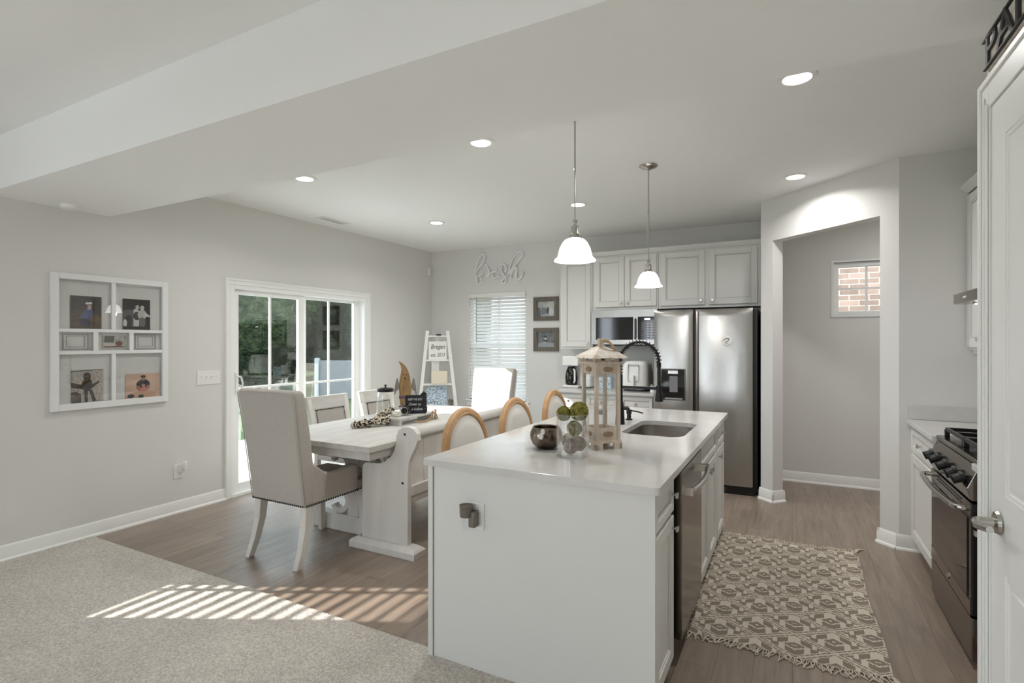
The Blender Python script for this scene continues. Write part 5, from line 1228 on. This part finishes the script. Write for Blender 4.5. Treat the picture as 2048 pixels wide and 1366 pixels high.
photo('black and white photo of a family group, top right of the collage', 2.247, 2.446, 1.549, 1.789, pc(50, 49, 47), [
    (pc(92, 92, 92), [(0, .1), (.38, .1), (.38, .62), (.2, .66), (0, .6)]), (pc(200, 200, 202), [(.38, .1), (.58, .1), (.6, .6), (.5, .7), (.38, .66)]), (pc(60, 60, 62), ell(.2, .28, .13, .2)), (pc(205, 205, 205), ell(.08, .2, .07, .13)), (pc(70, 70, 70), ell(.5, .45, .13, .14)),
    (pc(190, 188, 186), ell(.7, .5, .17, .16)), (pc(110, 108, 106), ell(.7, .24, .12, .17)), (pc(190, 186, 182), ell(.52, .74, .07, .07)), (pc(200, 196, 192), ell(.7, .72, .075, .08)), (pc(215, 212, 208), [(.8, .58), (1, .46), (.97, .42), (.78, .46)]), (pc(56, 54, 52), [(0, 0), (1, 0), (1, .1), (0, .1)])])
photo('small photo of a beach seat in the centre pane of the collage', 2.11, 2.271, 1.40, 1.496, pcn(150, 148, 140, 196, 196, 192), [
    (pc(92, 88, 78), [(.05, .5), (.45, .42), (.5, 1), (.1, 1)]), (pc(120, 80, 66), ell(.68, .4, .16, .2)), (pc(198, 190, 180), ell(.3, .28, .26, .2)), (pc(104, 62, 54), [(.05, .08), (.85, .12), (.85, .2), (.05, .18)])])
photo('photo of a dark child silhouette in a sun hat, bottom left of the collage', 1.912, 2.115, .99, 1.246, pcn(190, 184, 176, 150, 144, 136, 60), [
    (pc(58, 54, 52), [(0, .94), (1, .985), (1, 1), (0, .965)]), (pc(86, 72, 64), [(0, 0), (.3, 0), (.3, .3), (.16, .38), (0, .36)]), (pc(58, 48, 46), [(0, .5), (.36, .44), (.4, .52), (.36, .56), (0, .64)]), (pc(170, 160, 150), ell(.48, .86, .22, .09)), (pc(54, 44, 42), ell(.48, .8, .12, .12)),
    (pc(54, 44, 42), ell(.48, .56, .17, .19)), (pc(58, 48, 46), [(.6, .54), (.84, .66), (.88, .62), (.64, .46)]), (pc(58, 48, 46), [(.38, .4), (.5, .42), (.5, .04), (.42, .04)]), (pc(58, 48, 46), [(.54, .42), (.64, .4), (.76, .1), (.66, .06)])])
photo('photo of a seated adult holding a baby on pink ground, bottom right of the collage', 2.268, 2.52, 1.003, 1.197, pcn(214, 182, 160, 200, 164, 144, 8), [
    (pc(190, 150, 124), ell(.32, .15, .2, .12)), (pc(190, 150, 124), ell(.68, .15, .2, .12)), (pc(48, 48, 56), ell(.14, .1, .1, .08)), (pc(46, 48, 66), ell(.5, .56, .2, .2)), (pc(168, 124, 100), ell(.5, .8, .065, .09)), (pc(44, 38, 36), ell(.5, .88, .075, .05)), (pc(168, 124, 100), [(.3, .52), (.38, .5), (.5, .28), (.42, .24), (.3, .4)]), (pc(168, 124, 100), [(.7, .52), (.62, .5), (.5, .28), (.58, .24), (.7, .4)]), (pc(200, 130, 120), ell(.5, .32, .11, .12)), (pc(188, 142, 118), ell(.5, .5, .055, .07)), (pc(60, 56, 52), ell(.44, .07, .08, .07))])
for (a, b, side) in ((1.862, 2.02, 'left'), (2.335, 2.49, 'right')):
    t = thing('photo_clip_frame', 'empty clear clip frame in the small %s pane of the collage' % side, 'frame', (XL + .004, (a + b) / 2, 1.395), 'empty clear frames in the collage')
    m = MB(); m.wprism([(a, 1.395), (b, 1.395), (b, 1.51), (a, 1.51)], [[(a + .006, 1.401), (b - .006, 1.401), (b - .006, 1.504), (a + .006, 1.504)]], XL + .0015, XL + .005, 'x'); m.wprism([(a + .022, 1.414), (b - .022, 1.414), (b - .022, 1.493), (a + .022, 1.493)], [[(a + .025, 1.417), (b - .025, 1.417), (b - .025, 1.49), (a + .025, 1.49)]], XL + .0015, XL + .0045, 'x'); part('clear_frame', m, CABD, t)
# switches, outlet, sensor, smoke detector
t = thing('light_switch', 'white four gang light switch plate beside the sliding door', 'light switch', (XL, 2.94, 1.07))
m = MB(); m.box(XL + .0005, XL + .007, 2.832, 3.048, 1.072, 1.195); part('plate', m, WHITEP, t, bevel=.002)
for i in range(4):
    m = MB(); yy = 2.868 + i * .046; m.box(XL + .007, XL + .0085, yy - .007, yy + .007, 1.118, 1.15); m.stack([(XL + .011, yy, 1.134, .003, .004), (XL + .015, yy, 1.147, .003, .004)]); part('toggle', m, TRIM, t)
t = thing('wall_outlet', 'white outlet plate low on the left wall', 'outlet', (XL, 2.67, .29))
m = MB(); m.box(XL + .0005, XL + .006, 2.632, 2.712, .293, .41); part('plate', m, WHITEP, t, bevel=.002)
t = thing('plug_in_freshener', 'small clear and white plug-in air freshener in the left wall outlet', 'air freshener', (XL + .03, 2.69, .34))
m = MB(); m.box(XL + .006, XL + .04, 2.675, 2.705, .345, .38); m.lathe([(.016, .37), (.02, .40), (.017, .43), (.012, .435)], (XL + .045, 2.70, 0), 14); m.box(XL + .02, XL + .05, 2.672, 2.712, .405, .412); part('body', m, WHITEP, t, smooth=True)
m = MB(); m.box(XL + .0005, XL + .03, 6.165, 6.21, 2.405, 2.515); single('motion_sensor', 'small white motion sensor high in the wall corner', 'sensor', m, WHITEP, bevel=.006)
t = thing('smoke_detector', 'round white smoke detector under the ceiling beam beside the left wall', 'smoke detector', (-4.485, 1.85, ZB))
m = MB(); m.lathe([(0, ZB - .036), (.04, ZB - .036), (.055, ZB - .026), (.062, ZB - .008), (.062, ZB - .0005)], (-4.47, 1.85, 0), 32); part('housing', m, WHITEP, t, smooth=True)
# back wall frames
def barn(label, x0, x1, z0, z1, shapes, base):
    t = thing('barnwood_frame', label, 'picture frame', ((x0 + x1) / 2, YB, z0), 'barnwood frames between window and cabinets')
    m = MB(); b = .055; y0, y1 = YB - .024, YB - .001
    m.box(x0, x0 + b, y0, y1, z0, z1); m.box(x1 - b, x1, y0, y1, z0, z1); m.box(x0 + b, x1 - b, y0, y1, z0, z0 + b); m.box(x0 + b, x1 - b, y0, y1, z1 - b, z1); part('frame', m, BARN, t, bevel=.002)
    m = MB(); mats = [base]; m.box(x0 + b, x1 - b, YB - .008, YB - .002, z0 + b, z1 - b, 0); k = 1
    for mt, pts in shapes:
        if mt not in mats: mats.append(mt)
        yy = YB - .008 - k * .0003; k += 1; X0, X1, Z0, Z1 = x0 + b, x1 - b, z0 + b, z1 - b
        m.prism([(X0 + p[0] * (X1 - X0), Z0 + p[1] * (Z1 - Z0)) for p in pts], yy, yy + .0003, 'y', mats.index(mt))
    part('picture', m, mats, t)
    m = MB(); m.box(x0 + b, x1 - b, YB - .014, YB - .0125, z0 + b, z1 - b); part('glass', m, GLASSC, t)
barn('grey barnwood frame with a pale black and white couple photo, upper of the two', -2.985, -2.635, 1.725, 2.03, [(pc(196, 196, 194), ell(.75, .75, .25, .22)), (pc(96, 96, 100), [(0, 0), (.2, 0), (.16, .6), (0, .62)]), (pc(120, 122, 128), ell(.35, .35, .2, .25, wob=.05)), (pc(70, 72, 78), ell(.6, .38, .08, .24)), (pc(214, 214, 214), ell(.82, .3, .15, .28)), (pc(190, 186, 180), ell(.42, .7, .07, .09))], pcn(150, 150, 152, 190, 190, 190, 20))
barn('grey barnwood frame with a dark black and white portrait, lower of the two', -2.985, -2.635, 1.33, 1.632, [(pc(160, 162, 166), [(0, 0), (1, 0), (.95, .28), (.5, .33), (.05, .25)]), (pc(48, 48, 50), ell(.46, .42, .1, .16)), (pc(204, 202, 198), ell(.47, .58, .07, .11)), (pc(40, 38, 38), ell(.47, .68, .09, .06)), (pc(176, 176, 178), ell(.42, .3, .1, .07))], pcn(92, 92, 96, 120, 120, 124, 10))
# 'fresh' word art
def W(x, y): 
    X, Yp = 930 + x / 11.386, 480 + y / 11.386
    F = (-math.sin(YAW), math.cos(YAW)); R = (math.cos(YAW), math.sin(YAW)); u_ = (X - 1024) / 1063; v_ = -(Yp - 684) / 1063
    rx, ry = F[0] + u_ * R[0], F[1] + u_ * R[1]; tt = (YB - .016) / ry; return Vector((rx * tt, YB - .016, 1.45 + v_ * tt))
strokes = [
    [(205, 800), (250, 640), (300, 470), (370, 340), (430, 330), (450, 400), (430, 490), (370, 580), (300, 650), (255, 740), (260, 820), (350, 800), (430, 740)],
    [(262, 800), (265, 900), (300, 1000), (360, 990), (390, 930), (345, 850)],
    [(430, 600), (455, 570), (490, 590), (510, 640), (545, 690), (535, 780), (520, 840), (560, 780), (620, 730), (690, 720), (715, 680), (690, 650), (640, 700), (625, 790), (650, 870), (720, 860), (790, 800)],
    [(790, 590), (840, 550), (910, 570), (940, 640), (925, 710), (890, 690)],
    [(850, 580), (830, 660), (860, 760), (920, 850), (930, 930), (890, 985), (830, 980), (850, 920), (950, 830), (1010, 740), (1020, 620), (1060, 480), (1150, 340), (1250, 265), (1310, 290), (1300, 370), (1220, 480), (1100, 620), (1045, 700), (1040, 790), (1055, 880)],
    [(1050, 790), (1090, 680), (1150, 630), (1180, 680), (1170, 780), (1180, 880), (1240, 890), (1300, 810), (1320, 710)]]
m = MB()
for s_ in strokes: m.tube(catmull([W(*p) for p in s_], 5), .0145, 8)
single('word_sign', 'white cursive word fresh mounted above the window', 'sign', m, FRAMEW, smooth=True)

# ------------------------------------------------------------------ ceiling: cans, vent, pendants
def can(x, y, lab):
    t = thing('recessed_light', lab, 'ceiling light', (x, y, ZC), 'recessed ceiling lights')
    m = MB(); m.lathe([(.062, -.002), (.088, -.002), (.088, -.0075), (.08, -.010), (.066, -.010), (.062, -.006)], (x, y, ZC + .001), 36, closed=True); part('trim_ring', m, TRIM, t, smooth=True)
    m = MB(); m.lathe([(0, -.006), (.0625, -.006), (.0625, -.002)], (x, y, ZC), 32); part('lens', m, EMW, t)
    l = bpy.data.lights.new('can_light', 'AREA'); l.shape = 'DISK'; l.size = .11; l.energy = CAN_W; l.color = (1, .985, .97); l.spread = math.radians(150)
    o = bpy.data.objects.new('can_light', l); COL.objects.link(o); o.parent = t; o.location = (0, 0, -.014)
LABC = {(0, 0): 'recessed light nearest the beam, leftmost of the near row', (1, 0): 'recessed light in the middle of the near row by the beam', (2, 0): 'recessed light at the right end of the near row by the beam',
        (0, 1): 'recessed light above the far end of the dining table', (1, 1): 'recessed light of the far row, behind the near pendant rod', (2, 1): 'recessed light in front of the angled wall opening'}
for i, x in enumerate((-3.41, -1.785, .02)):
    for j, y in enumerate((2.95, 4.71)): can(x, y, LABC[(i, j)])
t = thing('ceiling_vent', 'white rectangular air vent in the ceiling above the sliding door', 'air vent', (-4.33, 4.11, ZC))
m = MB(); m.wprism([(-4.395, 3.93), (-4.265, 3.93), (-4.265, 4.31), (-4.395, 4.31)], [[(-4.37, 3.96), (-4.29, 3.96), (-4.29, 4.11), (-4.37, 4.11)], [(-4.37, 4.13), (-4.29, 4.13), (-4.29, 4.28), (-4.37, 4.28)]], ZC - .008, ZC - .0005, 'z'); part('frame', m, TRIM, t)
m = MB(); m.box(-4.37, -4.29, 3.96, 4.28, ZC - .002, ZC - .0006, 0)
part('duct', m, GREYP, t)
m = MB(); [m.box(-4.37 + i * .016, -4.37 + i * .016 + .004, 3.96, 4.28, ZC - .008, ZC - .003) for i in range(1, 5)]; part('louvres', m, TRIM, t)
def pendant(x, y, zb, rad, canopy, lab):
    s_ = rad / .10
    t = thing('pendant_light', lab, 'pendant lamp', (x, y, ZC), 'pendants above the island')
    pr = [(.100, 0), (.0985, .006), (.090, .014), (.083, .020), (.080, .036), (.073, .062), (.060, .088), (.045, .103), (.028, .110), (.026, .110), (.043, .100), (.057, .086), (.069, .061), (.076, .036), (.079, .018), (.094, .004)]
    m = MB(); m.lathe([(a * s_, zb + b * s_) for a, b in pr], (x, y, 0), 40, closed=True); part('lamp_shade', m, SHADE, t, smooth=True, angle=60)
    zt = zb + .110 * s_
    m = MB(); m.lathe([(.030, 0), (.030, .01), (.024, .012), (.024, .02), (.026, .022), (.022, .05), (.022, .058), (.010, .062), (.009, .075), (.013, .08), (.013, .088), (.005, .092)], (0, 0, 0), 24); m.v = [(x + a * s_, y + b * s_, zt - .002 + c * s_) for a, b, c in m.v]
    part('socket_cup', m, CHROME, t, smooth=True)
    zr = zt + .088 * s_
    m = MB(); m.tube([(x, y, zr), (x, y, (zr + ZC) / 2)], .0042, 10); m.tube([(x, y, (zr + ZC) / 2), (x, y, ZC - .001)], .0052, 10); m.lathe([(.0065, 0), (.0065, .012)], (x, y, (zr + ZC) / 2), 10); part('rod', m, CHROME, t, smooth=True)
    if canopy: m = MB(); m.lathe([(.012, ZC - .03), (.02, ZC - .026), (.052, ZC - .018), (.066, ZC - .008), (.068, ZC - .0005)], (x, y, 0), 32); part('canopy', m, CHROME, t, smooth=True)
    m = MB(); m.ball((x, y, zb + .05 * s_), .028 * s_, 16); part('bulb', m, EMW, t, smooth=True)
    l = bpy.data.lights.new('pendant_glow', 'POINT'); l.energy = PEND_W; l.shadow_soft_size = .03; l.color = (1, .97, .93)
    o = bpy.data.objects.new('pendant_glow', l); COL.objects.link(o); o.parent = t; o.location = (0, 0, zb - .02 - ZC)
pendant(-1.13, 2.933, 1.925, .122, False, 'white glass pendant lamp nearer the camera, above the lantern')
pendant(-.935, 3.92, 1.855, .100, True, 'white glass pendant lamp farther away, above the sink')

t = thing('added_hall_light', 'round flush ceiling light added out of view to brighten the hallway beyond the opening', 'ceiling light', (1.35, 5.5, ZC))  # unseen fixture with its lamp, added to brighten the hallway
m = MB(); m.lathe([(.15, -.001), (.155, -.02), (.14, -.025), (.14, -.001)], (1.35, 5.5, ZC), 32, closed=True); part('ring', m, CHROME, t, smooth=True)
m = MB(); m.lathe([(0, -.08), (.07, -.072), (.12, -.05), (.139, -.02), (.139, -.002)], (1.35, 5.5, ZC), 32); part('diffuser', m, SHADE, t, smooth=True)
l = bpy.data.lights.new('added_hall_fill', 'AREA'); l.shape = 'DISK'; l.size = .26; l.energy = 4.5; l.color = (1, .98, .95); o = bpy.data.objects.new('added_hall_fill', l); COL.objects.link(o); o.parent = t; o.location = (0, 0, -.09)
# ------------------------------------------------------------------ rug
def rug():
    t = thing('area_rug', 'grey and cream diamond pattern flat weave rug with fringe beside the island', 'rug', (-.04, 3.5, 0))
    nx, ny = 132, 240; corners = [Vector((-.49, 2.745)), Vector((.385, 2.775)), Vector((.385, 4.315)), Vector((-.49, 4.27))]
    v = []; f = []; mi = []
    for j in range(ny + 1):
        for i in range(nx + 1):
            a, b = i / nx, j / ny; p = corners[0].lerp(corners[1], a).lerp(corners[3].lerp(corners[2], a), b)
            wob = .006 * math.sin(b * 9) * (1 if a > .5 else -1) * abs(a - .5) * 2
            v.append((p.x + wob, p.y + .012 * math.sin(a * 7), .006 + .002 * math.sin(a * 11) * math.sin(b * 17)))
    px_, py_ = 50, 35
    for j in range(ny):
        for i in range(nx):
            f.append((j * (nx + 1) + i, j * (nx + 1) + i + 1, (j + 1) * (nx + 1) + i + 1, (j + 1) * (nx + 1) + i))
            u_ = abs(((i + .5) / px_) % 1 - .5); w_ = abs(((j + .5) / py_) % 1 - .5); d = u_ + w_; e_ = min(d, 1 - d)
            up = (((j + .5) / py_) % 1 < .5) if d <= .5 else (((j + .5) / py_) % 1 >= .5)
            q = abs((i % px_) + .5 - px_ / 2) if d <= .5 else min((i % px_) + .5, px_ - (i % px_) - .5)
            if e_ > .47: c = 0
            elif e_ > .425: c = 1
            elif e_ > .395: c = 0
            elif e_ > .19:
                if up: c = 1 if (q < 6 or 9.5 < q < 15.5 or q > 19) else 0
                else: c = 0 if (q < 4 or 11 < q < 14.5 or 20 < q < 22.5) else 1
            elif e_ > .14: c = 0
            elif e_ > .035: c = 1
            else: c = 0
            mi.append(c)
    me = bpy.data.meshes.new('rug_body'); me.from_pydata([(a + .04, b - 3.5, c) for a, b, c in v], [], f)
    me.materials.append(mat('rug_cream', rgb(206, 196, 180), .95, spec=.05, bump=(500, .6, .002))); me.materials.append(mat('rug_taupe', rgb(136, 126, 114), .95, spec=.05, bump=(500, .6, .002)))
    me.polygons.foreach_set('material_index', mi); o = bpy.data.objects.new('rug_body', me); COL.objects.link(o); o.parent = t
    sm = o.modifiers.new('solid', 'SOLIDIFY'); sm.thickness = .005; sm.offset = -1
    for (a, b, sg) in ((corners[0], corners[1], -1), (corners[3], corners[2], 1)):
        m = MB()
        for i in range(95):
            q = (i + .5) / 95; p = a.lerp(b, q); dx = random.uniform(-.03, .03); L_ = random.uniform(.03, .065)
            y_ = p.y + .012 * math.sin(q * 7)
            pts = catmull([(p.x, y_ - sg * .004, .006), (p.x + dx * .3 + random.uniform(-.008, .008), y_ + sg * L_ * .4, .008), (p.x + dx + random.uniform(-.01, .01), y_ + sg * L_ * .8, .005), (p.x + dx * 1.3, y_ + sg * L_, .004)], 3)
            m.tube(pts, .0026, 5)
        for x_ in (a, b):
            y_ = x_.y + .012 * math.sin((0 if x_ is a else 1) * 7)
            s_ = -1 if x_ is a else 1
            for _ in range(9): m.tube([(x_.x, y_, .007), (x_.x + s_ * random.uniform(0, .03), y_ + sg * .05, .008), (x_.x + s_ * random.uniform(.02, .06), y_ + sg * .09, .004)], .004, 5)
        o = part('fringe', m, MATS['rug_cream'], t, smooth=True); o['kind'] = 'stuff'
rug()
